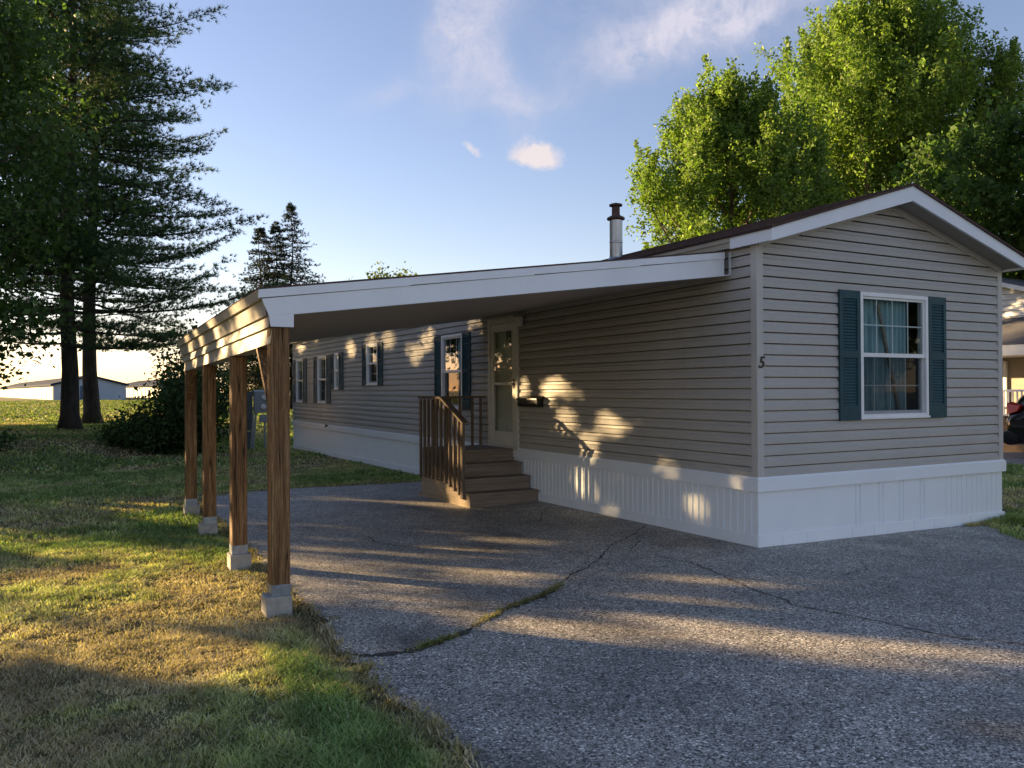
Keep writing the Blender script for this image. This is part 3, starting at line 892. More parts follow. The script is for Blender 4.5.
def ribbon(path, w, seed, name, mat, dz):
    r = np.random.default_rng(seed); pts = []
    path = [np.array(p, float) for p in path]
    for a, b in zip(path[:-1], path[1:]):
        n = max(2, int(np.linalg.norm(b - a) / .035))
        for j in range(n): pts.append(a + (b - a) * j / n)
    pts.append(path[-1]); pts = np.array(pts)
    wob = np.cumsum(r.standard_normal((len(pts), 2)) * .009, 0); wob -= np.linspace(0, 1, len(pts))[:, None] * wob[-1]
    pts = pts + wob
    t = np.gradient(pts, axis=0); t /= np.linalg.norm(t, axis=1)[:, None] + 1e-9; nn = np.stack([-t[:, 1], t[:, 0]], 1)
    ww = w * np.clip(1 + .55 * r.standard_normal(len(pts)), .15, 2.2) * np.minimum(1, np.minimum(np.arange(len(pts)), np.arange(len(pts))[::-1]) / 8 + .15)
    A = pts + nn * ww[:, None] / 2; B = pts - nn * ww[:, None] / 2
    V = np.concatenate([A, B]); V = np.column_stack([V, gz(V[:, 0], V[:, 1]) + dz]); n = len(pts)
    F = np.array([(i, i + 1, n + i + 1, n + i) for i in range(n - 1)])
    return new_mesh(name, V, F, mat), pts


weed_path = [(-4.53, -.85), (-4.41, -.99), (-4.09, -1.05), (-3.75, -.93), (-3.21, -.5), (-2.72, -.35), (-2.45, -.15)]
o, weed_pts = ribbon(weed_path, .05, 5, 'pavement_crack', 'crack', .009); tag(o, kind='structure')
for sd, pth, w_ in ((6, [(-2.45, -.15), (-1.61, .46), (-.44, 1.37), (.0, 1.8)], .014), (7, [(-1.14, .59), (-1.02, .29), (-.91, -.1), (-1.18, -.96), (-1.27, -1.68), (-1.17, -2.14), (-1.09, -2.47), (-1.05, -2.8), (-.7, -3.4)], .012),
                    (8, [(-3.05, 3.24), (-3.02, 2.62), (-2.79, 2.15), (-2.4, 1.73), (-1.7, 1.2)], .012), (9, [(-.44, 1.37), (-.75, .95), (-1.14, .59)], .011),
                    (10, [(.4, -.9), (.1, -1.2), (-.35, -1.25)], .012), (12, [(-.4, 3.5), (-.9, 2.8), (-1.5, 2.6)], .013)):
    o, _ = ribbon(pth, w_, sd, 'pavement_crack', 'crack', .009); tag(o, kind='structure')

# ------------------------------------------------------------------ foliage tools
def unit(v): return v / (np.linalg.norm(v, axis=-1, keepdims=True) + 1e-9)


# windows cut into the foliage to place the patches of evening sun (u across the sun, h height of the ray)
GAPS = np.array([(-4.55, -1.40, .45, .22), (-3.5, -1.68, .80, .29), (-5.0, -1.78, .7, .24), (-2.88, -.62, .25, .22), (-3.1, -1.0, .16, .2), (-1.5, -.78, .15, .12),
                 (-1.0, -1.29, .22, .06), (-2.0, -1.17, .16, .045), (-.3, -1.22, .14, .07), (1.95, -1.75, .2, .28), (2.0, -1.35, .34, .26),
                 (1.88, -.85, .17, .26), (1.50, -1.0, .13, .12), (2.75, .2, .22, .14), (2.19, .39, .13, .13), (2.13, .02, .15, .2), (1.81, -.22, .13, .15), (1.44, .12, .14, .12),
                 (1.62, -.02, .07, .09), (.84, -.2, .08, .09), (.06, -.1, .08, .1), (.45, -.5, .08, .08),
                 (8.0, .02, .24, .2), (6.4, .52, .16, .12), (5.6, .36, .26, .22), (5.1, .78, .18, .14), (3.9, 1.1, .22, .12), (11, -.35, .32, .24), (10.1, .0, .18, .15), (7.2, .3, .12, .12), (9.2, -1.55, .12, .12),
                 (-3.05, .75, .50, .5), (-2.15, .58, .22, .45), (-1.35, .48, .12, .4), (-.7, .35, .14, .32), (.42, -2.4, .32, .09), (-.6, -2.15, .4, .05)])


def sun_uh(P_):
    u = P_[:, :2] @ SP; s = P_[:, :2] @ SH
    return u, P_[:, 2] - TANE * s


def vnoise(x, y, s, seed):
    r = np.random.default_rng(seed); T = r.uniform(0, 1, (64, 64)); x = x / s; y = y / s
    xi = np.floor(x).astype(int); yi = np.floor(y).astype(int); fx = x - xi; fy = y - yi
    fx = fx * fx * (3 - 2 * fx); fy = fy * fy * (3 - 2 * fy)
    a = T[xi % 64, yi % 64]; b = T[(xi + 1) % 64, yi % 64]; c = T[xi % 64, (yi + 1) % 64]; d = T[(xi + 1) % 64, (yi + 1) % 64]
    return (a * (1 - fx) + b * fx) * (1 - fy) + (c * (1 - fx) + d * fx) * fy


def open_mask(P_, grow=0.05, soft=True):
    u, h = sun_uh(P_); keep = np.ones(len(P_), bool)
    wob = 1 + 1.5 * (vnoise(u + 40, h + 40, .20, 21) - .5) + .8 * (vnoise(u + 40, h + 40, .09, 22) - .5)
    dice = np.random.default_rng(int(len(P_))).uniform(0, 1, len(P_)) if soft else .5
    for gu, gh, ru, rh in GAPS:
        q = np.sqrt(((u - gu) / (ru + grow)) ** 2 + ((h - gh) / (rh + grow)) ** 2) * (wob if not (gu < -3.2 and gh < -1.1) else .93)
        keep &= ~(q < 1.15) | ((q > .70) & (dice < (q - .70) / .45)) | ((dice < .05) & soft & ((gu > 3.5) | ((gu < -.6) & (gh > .2))))
    return keep


def leaves(name, parent, C_, size, cols, r, mat='leaf', up=.6, ratio=.62, droop=.25):
    n = len(C_)
    nrm = unit(r.standard_normal((n, 3)) + np.array([0, 0, up]))
    d = unit(np.cross(nrm, r.standard_normal((n, 3)))); d = unit(d + np.array([0, 0, -droop]))
    s = unit(np.cross(nrm, d)); sz_ = (size * np.clip(r.lognormal(-.05, .33, n), .4, 2.0))[:, None]
    V = np.empty((n, 4, 3), np.float32)
    V[:, 0] = C_ - d * sz_ * .5; V[:, 1] = C_ + s * sz_ * ratio * .5 - d * sz_ * .05
    V[:, 2] = C_ + d * sz_ * .5; V[:, 3] = C_ - s * sz_ * ratio * .5 - d * sz_ * .05
    F = np.arange(n * 4).reshape(n, 4)
    return new_mesh(name, V.reshape(-1, 3), F, mat, parent, tint=np.repeat(cols, 4, 0))


def palette(n, base, alt, r, var=.25, p=None):
    t = r.uniform(0, 1, (n, 1)) ** 1.6 if p is None else p[:, None]
    c = np.array(base) * (1 - t) + np.array(alt) * t
    return np.clip(c * (1 + var * r.standard_normal((n, 1))), .004, .6)


def curve(a, b, bend, n):
    t = np.linspace(0, 1, n)[:, None]
    return (1 - t) ** 2 * a + 2 * t * (1 - t) * bend + t * t * b


def broadleaf(name, label, cat, base, H, R, z0, nb=14, nsub=9, clumps=4, lpc=36, leaf=.12, base_c=(.05, .09, .018), alt_c=(.10, .14, .025), seed=0, trunk_r=.16, upright=.8,
              group=None, gaps=False, mat='leaf', floor=.12, spire=0, spread=.27, wide=.42, bark='bark_grey', vertical=1.6, lean=(0, 0)):
    r = np.random.default_rng(seed); base = np.array(base, float)
    t = thing(name, label, cat, tuple(base), group)
    mb = MB(); top = base + np.array([lean[0], lean[1], H * .9])
    tp = [base + (top - base) * q + np.array([.06, .05, 0]) * H * .12 * math.sin(q * 5 + seed) * q for q in np.linspace(0, 1, 9)]
    rad = [trunk_r * (1.35 if i == 0 else 1) * (1 - .9 * i / 8) + .012 for i in range(9)]
    tp[0] = tp[0] - np.array([0, 0, .1])
    mb.tube(tp, rad, 10)
    TP = np.array(tp); C_ = []; key = []; SC = []
    prof = lambda q: max(floor, math.sin(PI * min(1, (q + .10) / (1.0 + wide * .45)) ** (.5 + wide)) ** .75)
    for k in range(nb):
        f = (k + r.uniform(0, .8)) / nb
        zs = z0 + (H * .84 - z0) * f ** .9
        q = zs / (H * .9) * 8; i0 = min(7, int(q)); st = TP[i0] + (TP[i0 + 1] - TP[i0]) * (q - i0)
        az = k * 2.39996 + r.uniform(-.4, .4)
        cq = (zs - z0) / (H - z0)
        rr = R * prof(cq) * r.uniform(.8, 1.12)
        rise = upright * (H - zs) * r.uniform(.45, .8) * (.45 + .55 * (1 - cq)) + .2
        end = st + np.array([math.cos(az) * rr, math.sin(az) * rr, min(rise, H - zs + .2)])
        bend = st + (end - st) * .55 + np.array([math.cos(az), math.sin(az), -.5]) * rr * .15
        pts = curve(st, end, bend, 8); r0 = max(.018, trunk_r * .42 * (1 - .6 * cq))
        if not gaps or open_mask(pts, .08, False).all(): mb.tube(list(pts), list(np.linspace(r0, .012, 8)), 6, False)
        for j in range(nsub):
            tt = r.uniform(.28, 1) if j else 1.0
            p0 = pts[min(7, int(tt * 7))]
            dd = unit(np.array([r.standard_normal(), r.standard_normal(), upright * .9 + r.uniform(-.2, .5)]) + .5 * unit(end - st))
            ln = R * r.uniform(.22, .5)
            p1 = p0 + dd * ln
            if j % 2 == 0: mb.tube([p0, (p0 + p1) / 2 + r.standard_normal(3) * .04, p1], [.012, .009, .005], 4, False)
            for c in range(clumps):
                cc = p0 + (p1 - p0) * (c + r.uniform(.3, 1)) / clumps
                C_.append(cc); key.append(r.uniform(0, 1)); SC.append(1.15 - .55 * (c + .5) / clumps if spire else 1.0)
        if spire:
            hs = spire * H * r.uniform(.5, 1.15); ns_ = 7
            for c in range(ns_):
                C_.append(end + np.array([r.normal(0, .06), r.normal(0, .06), hs * (c + .5) / ns_])); key.append(r.uniform(.3, 1)); SC.append(1.05 - .85 * c / ns_)
    # leader
    for c in range(8 * clumps // 2):
        C_.append(top + np.array([r.normal(0, .12), r.normal(0, .12), r.uniform(-.9, .5)])); key.append(r.uniform(0, 1)); SC.append(.7)
    C_ = np.array(C_); key = np.array(key)
    m = len(C_); off = r.standard_normal((m, lpc, 3)) * spread * np.array([1, 1, vertical]) * np.array(SC)[:, None, None]
    P_ = (C_[:, None] + off).reshape(-1, 3); kk = np.repeat(key, lpc)
    keep = P_[:, 2] > base[2] + .05
    if gaps: keep &= open_mask(P_)
    P_ = P_[keep]; kk = kk[keep]
    mb.build('trunk', bark, t, smooth_=True)
    cols = palette(len(P_), base_c, alt_c, r, .22, np.clip(kk * .8 + r.uniform(-.2, .3, len(kk)), 0, 1))
    leaves('crown', t, P_, leaf, cols, r, mat)
    return t


def needles(name, parent, C_, D_, k, ln, wd, cols, r, mat='needle', cone=.5):
    n = len(C_); C3 = np.repeat(C_, k, 0); D3 = np.repeat(D_, k, 0)
    d = unit(D3 + r.standard_normal((n * k, 3)) * cone)
    s = unit(np.cross(d, r.standard_normal((n * k, 3)))) * wd * .5
    l_ = ln * r.uniform(.7, 1.2, (n * k, 1))
    V = np.stack([C3 - s, C3 + s, C3 + d * l_], 1).reshape(-1, 3)
    F = np.arange(n * k * 3).reshape(-1, 3)
    return new_mesh(name, V, F, mat, parent, tint=np.repeat(np.repeat(cols, k, 0), 3, 0))


def conifer(name, label, cat, base, H, Lmax, z0, whorl=.75, per=5, seed=0, trunk_r=.35, shape=.8, droop=.1, tuft=.20, k=8, ln=.2, wd=.03, c1=(.042, .085, .042), c2=(.085, .145, .060),
            group=None, gaps=False, twig=.34, dead=0, irregular=.35, up=.18, twigs_every=.38, squash=1.0, side=None, tip=.15):
    r = np.random.default_rng(seed); base = np.array(base, float); t = thing(name, label, cat, tuple(base), group)
    mb = MB(); n = 10
    tp = [base + np.array([.10 * math.sin(i * .9 + seed), .08 * math.cos(i * 1.1 + seed), (H - .2) * i / n]) * (1 if i else 0) for i in range(n + 1)]
    rad = [trunk_r * (1 - .93 * (i / n) ** .9) for i in range(n + 1)]
    tp = [tp[0] + np.array([0, 0, -.15]), tp[0] + np.array([0, 0, .45])] + tp[1:]; rad = [trunk_r * 1.6, trunk_r * 1.05] + rad[1:]
    mb.tube(tp, rad, 12)
    C_ = []; D_ = []; K_ = []
    z = z0
    while z < H - .2:
        f = (z - z0) / (H - z0); az0 = r.uniform(0, 6.28)
        for b in range(per):
            az = az0 + b * 2 * PI / per + r.normal(0, .25)
            ll = Lmax * (1 - f) ** shape * r.uniform(1 - irregular, 1 + irregular * .5) + tip
            if f < .12: ll *= .85 + f * 1.2
            dx = np.array([math.cos(az), math.sin(az), 0])
            if side is not None: ll *= 1 + .35 * float(dx[:2] @ side)
            zb_ = base[2] + z + r.uniform(-.5, .5) * whorl; tl_ = r.normal(0, .5 * irregular)
            st = np.array([base[0], base[1], zb_])
            end = st + dx * ll + np.array([0, 0, ll * (up - droop + tl_ * .55)]); bend = st + dx * ll * .55 + np.array([0, 0, -ll * droop * .6])
            m_ = max(4, int(ll / twigs_every)); pts = curve(st, end, bend, m_ + 1)
            mb.tube(list(pts), list(np.linspace(max(.012, .022 * ll ** .5), .006, m_ + 1)), 5, False)
            kb = r.uniform(0, 1)
            sx = np.array([-dx[1], dx[0], 0])
            for j in range(max(1, int(m_ * .22)), m_ + 1):
                tt = j / m_; tl = ll * twig * (1.05 - tt * .85) * r.uniform(.6, 1.2) + .12
                for sg in (-1, 1, 0):
                    if sg == 0 and j < m_: 
                        dd = unit(dx + np.array([0, 0, .7])); tl2 = tl * .4
                    elif sg == 0: dd = unit(dx + np.array([0, 0, .35])); tl2 = tl
                    else: dd = unit(sx * sg + dx * r.uniform(.5, 1.0) + np.array([0, 0, r.uniform(-.05, .3)])); tl2 = tl
                    nt = max(1, int(tl2 / tuft))
                    for q in range(nt):
                        pt = pts[j] + dd * tl2 * (q + r.uniform(.4, 1)) / nt + r.standard_normal(3) * .04
                        C_.append(pt); D_.append(unit(dd + np.array([0, 0, .35]))); K_.append(kb)
        z += whorl * r.uniform(.7, 1.25) * (1 - .35 * f)
    for _ in range(dead):
        zz = r.uniform(.16, .36) * H; az = r.uniform(0, 6.28); ll = r.uniform(.8, 2.2)
        st = base + np.array([0, 0, zz]); e = st + np.array([math.cos(az) * ll, math.sin(az) * ll, r.uniform(-.4, .3)])
        mb.tube([st, (st + e) / 2 + np.array([0, 0, .1]), e], [.03, .018, .006], 5, False)
    C_ = np.array(C_); D_ = np.array(D_); K_ = np.array(K_)
    if gaps:
        kp = open_mask(C_, .12); C_ = C_[kp]; D_ = D_[kp]; K_ = K_[kp]
    mb.build('trunk', 'bark', t, smooth_=True)
    cols = palette(len(C_), c1, c2, r, .22, np.clip(K_ * .7 + r.uniform(0, .4, len(K_)), 0, 1))
    needles('crown', t, C_, D_, k, ln, wd, cols, r)
    return t


def shrub(name, label, base, rx, ry, h, n, leaf, c1, c2, seed, group=None, gaps=False, cat='shrub'):
    r = np.random.default_rng(seed); base = np.array(base, float); t = thing(name, label, cat, tuple(base), group)
    mb = MB(); ns = 16; C_ = []
    for s in range(ns):
        az = r.uniform(0, 6.28); q = math.sqrt(r.uniform(0, 1)); hh = h * (1 - .55 * q * q) * r.uniform(.75, 1.12)
        e = base + np.array([math.cos(az) * rx * q, math.sin(az) * ry * q, hh])
        b0 = base + np.array([math.cos(az) * rx * q * .3, math.sin(az) * ry * q * .3, -.05])
        pts = curve(b0, e, b0 + (e - b0) * .5 + np.array([0, 0, hh * .18]), 6)
        mb.tube(list(pts), list(np.linspace(.025, .006, 6)), 5, False)
        for c in range(14):
            tt = r.uniform(.12, 1.05); C_.append(b0 + (e - b0) * tt + r.standard_normal(3) * np.array([rx, ry, h * .4]) * .16)
    C_ = np.array(C_); per = max(4, n // len(C_))
    P_ = (C_[:, None] + r.standard_normal((len(C_), per, 3)) * np.array([.2, .2, .22])).reshape(-1, 3)
    kp = P_[:, 2] > gz(P_[:, 0], P_[:, 1]) + .02
    if gaps: kp &= open_mask(P_)
    P_ = P_[kp]
    mb.build('stems', 'bark', t, smooth_=True)
    leaves('foliage', t, P_, leaf, palette(len(P_), c1, c2, r, .25), r)
    return t


def at_ground(x, y): return (x, y, gzf(x, y))


# big pines at the left
conifer('pine_tree', 'tall dark pine whose trunk stands left of the two big trunks', 'pine tree', at_ground(-6.05, 23.45), 19, 5.2, 2.9, .60, 6, 21, .27, .5, .12, .085, 12, .17, .019,
        group='big pines on the lawn', gaps=True, dead=12, irregular=.46, side=np.array([.3, -.1]), twigs_every=.3)
conifer('pine_tree', 'tall dark pine whose trunk stands right of the two big trunks', 'pine tree', at_ground(-5.31, 28.28), 20, 5.2, 4.8, .66, 6, 22, .28, .6, .12, .14, 12, .2, .024,
        group='big pines on the lawn', gaps=True, dead=10, irregular=.4)
# leafy trees at and beyond the left edge; their crowns shade the drive
def at_us(u, s): p = SP * u + SH * s; return at_ground(float(p[0]), float(p[1]))


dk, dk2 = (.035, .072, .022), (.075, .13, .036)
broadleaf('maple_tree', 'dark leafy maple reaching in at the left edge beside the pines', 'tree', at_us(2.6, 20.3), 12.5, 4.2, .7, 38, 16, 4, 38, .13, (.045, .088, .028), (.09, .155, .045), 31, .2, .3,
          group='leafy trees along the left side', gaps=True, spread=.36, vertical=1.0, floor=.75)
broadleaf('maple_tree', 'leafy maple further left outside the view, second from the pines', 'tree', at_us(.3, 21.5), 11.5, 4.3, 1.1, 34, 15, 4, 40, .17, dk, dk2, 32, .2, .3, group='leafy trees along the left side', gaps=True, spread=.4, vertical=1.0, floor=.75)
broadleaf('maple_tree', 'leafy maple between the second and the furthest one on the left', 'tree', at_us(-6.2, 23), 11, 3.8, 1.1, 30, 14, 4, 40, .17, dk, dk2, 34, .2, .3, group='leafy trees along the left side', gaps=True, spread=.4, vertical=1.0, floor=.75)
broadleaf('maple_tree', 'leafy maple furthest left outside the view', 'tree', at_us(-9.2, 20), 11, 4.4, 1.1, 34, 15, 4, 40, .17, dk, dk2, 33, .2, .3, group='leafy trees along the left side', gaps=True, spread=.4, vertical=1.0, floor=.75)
for k, u in enumerate((4.5, 9, 13.5)):  # unseen trees added to shade the far part of the long wall
    broadleaf('maple_tree', 'tall unseen tree added far to the left to shade the far wall', 'tree', at_us(u, 50), 15, 4.2, 3.2, 34, 14, 4, 40, .2, dk, dk2, 90 + k, .25, .3, group='unseen shade trees far to the left', gaps=True, spread=.45, vertical=1.0, floor=.75)
for k, (x, y) in enumerate(((17, -17), (24, -20), (33, -26))):  # unseen trees added so the gable window reflects dark foliage
    broadleaf('maple_tree', 'unseen leafy tree added behind the view to darken the window reflection', 'tree', at_ground(x, y), 8.5, 4.2, 1.2, 22, 10, 3, 24, .3, dk, dk2, 110 + k, .2, .5, group='unseen trees added for the window reflection', spread=.5, vertical=1.0, floor=.6)
for k, u in enumerate((-12, -9, -6, -3, 0, 3, 6)):  # unseen shrubs added to stop low sun passing under the crowns
    x, y, z = at_us(u, 26 + (k % 2) * 1.0)
    shrub('unseen_shade_shrub', 'tall dense unseen shrub added on the left to block low sun', (x, y, z), 2.3, 2.3, 3.9, 9000, .2, dk, dk2, 60 + k, group='unseen shrubs added to block low sun', gaps=True)
# shrubs behind the carport
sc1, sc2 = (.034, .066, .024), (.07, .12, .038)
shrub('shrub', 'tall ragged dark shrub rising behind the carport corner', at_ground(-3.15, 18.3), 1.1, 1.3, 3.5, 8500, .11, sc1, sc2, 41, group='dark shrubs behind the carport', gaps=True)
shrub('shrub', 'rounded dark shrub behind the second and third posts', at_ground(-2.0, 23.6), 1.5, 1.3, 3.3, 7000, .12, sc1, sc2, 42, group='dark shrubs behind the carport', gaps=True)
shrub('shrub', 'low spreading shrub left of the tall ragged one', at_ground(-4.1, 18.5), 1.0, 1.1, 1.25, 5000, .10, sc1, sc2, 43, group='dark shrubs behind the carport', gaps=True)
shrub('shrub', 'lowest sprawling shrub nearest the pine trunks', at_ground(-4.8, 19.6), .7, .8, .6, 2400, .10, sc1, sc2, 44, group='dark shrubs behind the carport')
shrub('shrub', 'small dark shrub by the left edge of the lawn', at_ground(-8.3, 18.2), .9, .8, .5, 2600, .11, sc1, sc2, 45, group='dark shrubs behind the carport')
# spruces beyond the carport roof
conifer('spruce_tree', 'slim grey-green spruce, tallest of the three above the carport roof', 'spruce tree', at_ground(7.08, 49.2), 13.8, 5.6, 1.5, .42, 6, 51, .16, 1.05, .18, .2, 7, .17, .045, (.026, .040, .030), (.055, .07, .045), 'spruces beyond the carport roof', twig=.3, irregular=.4, up=.08, tip=.02, twigs_every=.3)
conifer('spruce_tree', 'slightly shorter spruce just left of the tallest one', 'spruce tree', at_ground(6.2, 49.8), 12.6, 4.4, 1.5, .42, 6, 52, .15, 1.05, .18, .2, 7, .17, .045, (.026, .040, .030), (.05, .065, .042), 'spruces beyond the carport roof', twig=.3, irregular=.4, up=.08, tip=.02, twigs_every=.3)
conifer('spruce_tree', 'dark spruce nearest the big pine above the carport roof', 'spruce tree', at_ground(5.3, 50.3), 12.4, 4.4, 1.5, .40, 6, 53, .15, 1.0, .18, .2, 7, .17, .045, (.018, .028, .024), (.035, .048, .034), 'spruces beyond the carport roof', twig=.32, irregular=.4, up=.08, tip=.02, twigs_every=.3)
broadleaf('distant_tree', 'small sunlit treetop peeping over the carport roof', 'tree', at_ground(17.7, 60.5), 11.6, 2.6, 3, 14, 7, 3, 20, .26, (.07, .10, .03), (.14, .16, .05), 54, .15, .7, spread=.4)
# maples behind the home
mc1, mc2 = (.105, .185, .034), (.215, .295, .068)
broadleaf('maple_tree', 'sunlit green maple behind the roof right of the stove pipe', 'tree', at_ground(14.6, 15.7), 13.4, 3.2, 2.0, 44, 12, 5, 42, .115, mc1, mc2, 71, .17, .75, group='maples behind the home', spread=.15, vertical=1.7, wide=.0, spire=.13, floor=.3)
broadleaf('maple_tree', 'largest sunlit maple above the roof ridge', 'tree', at_ground(28.0, 19.9), 22, 6.0, 3.0, 64, 14, 6, 44, .15, mc1, mc2, 72, .26, .8, group='maples behind the home', spread=.20, vertical=1.7, wide=.0, spire=.12, floor=.3)
broadleaf('maple_tree', 'darker maple at the right edge behind the gable', 'tree', at_ground(23.6, 10.0), 11.6, 4.3, 2.0, 38, 11, 4, 36, .17, (.06, .12, .03), (.11, .175, .045), 73, .2, .6, group='maples behind the home', spread=.25, vertical=1.3, spire=.05)
conifer('pine_tree', 'tall pale-topped pine at the right edge behind the maples', 'pine tree', at_ground(31.6, 16.6), 17.5, 4.6, 3, .7, 6, 74, .3, .6, .1, .26, 8, .28, .06, (.045, .075, .03), (.09, .115, .045))
broadleaf('maple_tree', 'low bushy maple filling the gap beside the neighbouring roof', 'tree', at_ground(25.5, 20.5), 9.5, 4.6, 1.6, 30, 10, 4, 30, .2, (.022, .048, .014), (.05, .085, .02), 75, .2, .5, group='maples behind the home', spread=.4, vertical=1.0)

# ------------------------------------------------------------------ storage sheds
def shed(label, cx0, cy0, wdt, length, h, rise, blue, doors=True):
    ang = math.atan2(.12, .99); ca, sa = math.cos(ang), math.sin(ang)
    z0 = gzf(cx0, cy0) - .1
    f = lambda a, b, z: (cx0 + a * ca - b * sa, cy0 + a * sa + b * ca, z0 + .1 + z)
    t = thing('storage_shed', label, 'storage shed', f(wdt / 2, 0, -.1), 'rows of storage sheds')
    mb = MB(); mb.prism([(0, -.3), (wdt, -.3), (wdt, h), (wdt / 2, h + rise), (0, h)], lambda p: f(p[0], .05, p[1]), lambda p: f(p[0], length, p[1])); mb.build('wall', 'shed_wall', t)
    mb = MB(); mb.prism([(.01, -.3), (wdt - .01, -.3), (wdt - .01, h - .01), (wdt / 2, h + rise - .01), (.01, h - .01)], lambda p: f(p[0], 0, p[1]), lambda p: f(p[0], .045, p[1])); mb.build('gable_cladding', 'shed_gable', t)
    mb = MB(); ov = .25
    sl = rise / (wdt / 2)
    mb.prism([(-ov, h - ov * sl), (wdt / 2, h + rise), (wdt + ov, h - ov * sl), (wdt + ov, h - ov * sl + .22), (wdt / 2, h + rise + .2), (-ov, h - ov * sl + .22)], lambda p: f(p[0], -.3, p[1] + .005), lambda p: f(p[0], length + .3, p[1] + .005)); mb.build('roof', 'metal_roof', t)
    if doors:
        n = int(length / 2.6)
        for k in range(n):
            b0 = .6 + k * 2.6
            mb = MB()
            mb.hexa([f(-.05, b0, .0), f(-.004, b0, .0), f(-.004, b0 + 1.9, .0), f(-.05, b0 + 1.9, .0), f(-.05, b0, h * .8), f(-.004, b0, h * .8), f(-.004, b0 + 1.9, h * .8), f(-.05, b0 + 1.9, h * .8)])
            mb.build('roll_up_door', 'shed_door', t)
    if blue:
        mb = MB(); mb.hexa([f(2.6, -.05, 0), f(4.1, -.05, 0), f(4.1, -.004, 0), f(2.6, -.004, 0), f(2.6, -.05, 1.5), f(4.1, -.05, 1.5), f(4.1, -.004, 1.5), f(2.6, -.004, 1.5)])
        d = mb.build('door', 'shed_blue', t); tag(d, 'dark blue door in the shed gable')
    return t


shed('long storage shed whose grey-blue gable shows between and beside the pine trunks', -7.44, 94.7, 7.2, 84, 1.55, .95, True)
shed('storage shed right of the pine trunks, its cream doors facing the sun', 3.9, 102.2, 7.0, 30, 1.6, .8, False)
# far wood at the left, one mass of crowns
r = np.random.default_rng(5); n = 900
cx0 = r.uniform(-110, -38, n); cy0 = r.uniform(300, 380, n)
hh = (11 + 13 * np.exp(-((cx0 + 55) / 22) ** 2)) * r.uniform(.55, 1.0, n)
cz0 = gz(cx0, cy0) + hh * r.uniform(.1, 1, n)
C_ = np.stack([cx0, cy0, cz0], 1)
P_ = (C_[:, None] + r.standard_normal((n, 40, 3)) * 1.5).reshape(-1, 3)
tag(leaves('distant_wood', None, P_, 1.1, palette(len(P_), (.06, .09, .045), (.10, .13, .06), r), r), 'hazy far-off wood on the horizon at the left', 'wood', kind='stuff')

# ------------------------------------------------------------------ neighbouring home, paving, car
nb = thing('neighbour_home', 'neighbouring white home with grey-shingled porch at the right edge', 'house', (20, 9, gzf(19, 9)))
mb = MB(); NX = 18.6
nbw = lambda a, z, d: (NX - d, a, z)
siding(mb, nbw, lambda z: (4, 15) if z < 2.54 else (4 + (z - 2.54) / .32, 15 - (z - 2.54) / .32), 4.25, [], .17, -.2, .024)
mb.pts([(NX, 4, -.2), (NX + 9, 4, -.2), (NX + 9, 4, 2.54), (NX, 4, 2.54)], [(0, 1, 2, 3)])
mb.build('wall', 'white', nb)
mb = MB(); mb.prism([(3.6, 2.42), (9.5, 4.30), (15.4, 2.42), (15.4, 2.56), (9.5, 4.44), (3.6, 2.56)], lambda p: (NX - .3, p[0], p[1]), lambda p: (NX + 9, p[0], p[1])); mb.build('roof', 'shingle_grey', nb)
mb = MB(); mb.prism([(3.6, 2.40), (9.5, 4.28), (15.4, 2.40), (15.4, 2.53), (9.5, 4.41), (3.6, 2.53)], lambda p: (NX - .33, p[0], p[1]), lambda p: (NX - .303, p[0], p[1])); mb.build('rake_fascia', 'white', nb)
PX = 16.6
mb = MB(); mb.prism([(NX - .03, 2.93), (PX - .1, 2.08), (PX - .1, 2.13), (NX - .03, 2.99)], lambda p: (p[0], 3.2, p[1]), lambda p: (p[0], 13, p[1])); mb.build('porch_roof', 'shingle_grey', nb)
mb = MB(); mb.box(PX - .11, PX - .06, 3.2, 13, 1.79, 2.075); mb.box(PX - .06, NX - .06, 3.2, 13, 1.80, 1.84); mb.build('porch_fascia', 'white', nb)
mb = MB(); mb.box(NX - .05, NX - .027, 4.0, 13, .08, 1.795); mb.build('porch_wall', 'nb_beige', nb)
mb = MB(); mb.box(NX - .11, NX - .055, 8.45, 9.35, .08, 1.62); d = mb.build('door', 'black', nb)
mb = MB(); mb.box(NX - .13, NX - .056, 8.35, 8.445, .08, 1.70); mb.box(NX - .13, NX - .056, 9.355, 9.45, .08, 1.70); mb.build('door_frame', 'frame', nb)
for y_ in (5.4, 7.2):
    mb = MB(); mb.box(NX - .10, NX - .055, y_ - .48, y_ + .48, .55, 1.55); wn = mb.build('window', 'frame', nb)
    mb = MB(); mb.box(NX - .108, NX - .101, y_ - .42, y_ - .01, .61, 1.49); mb.box(NX - .108, NX - .101, y_ + .01, y_ + .42, .61, 1.49); mb.build('pane', 'car_glass', wn)
mb = MB(); mb.box(PX, NX - .06, 3.3, 12.9, -.05, .07); mb.build('porch_floor', 'nb_brown', nb)
mb = MB(); mb.box(PX + .05, PX + .09, 3.3, 12.9, -.95, -.055); mb.build('porch_skirt', 'nb_brown', nb)
for y_ in (3.4, 5.6, 7.75, 9.9, 12.5):
    mb = MB(); mb.box(PX + .02, PX + .12, y_ - .05, y_ + .05, .071, 1.79); mb.build('porch_post', 'frame', nb)
mb = MB(); mb.box(PX + .04, PX + .10, 3.46, 12.4, .80, .86); mb.box(PX + .04, PX + .10, 3.46, 12.4, .14, .19)
y_ = 3.5
while y_ < 12.3: mb.box(PX + .055, PX + .085, y_, y_ + .035, .19, .80); y_ += .12
mb.build('porch_railing', 'frame', nb)
V, F = grid(12.6, 16.64, -14, 12.5, 10, 60, lambda X, Y: gz(X, Y) + .006 + 0 * X)
tag(new_mesh('neighbour_drive', V, F, 'pavement'), kind='structure')

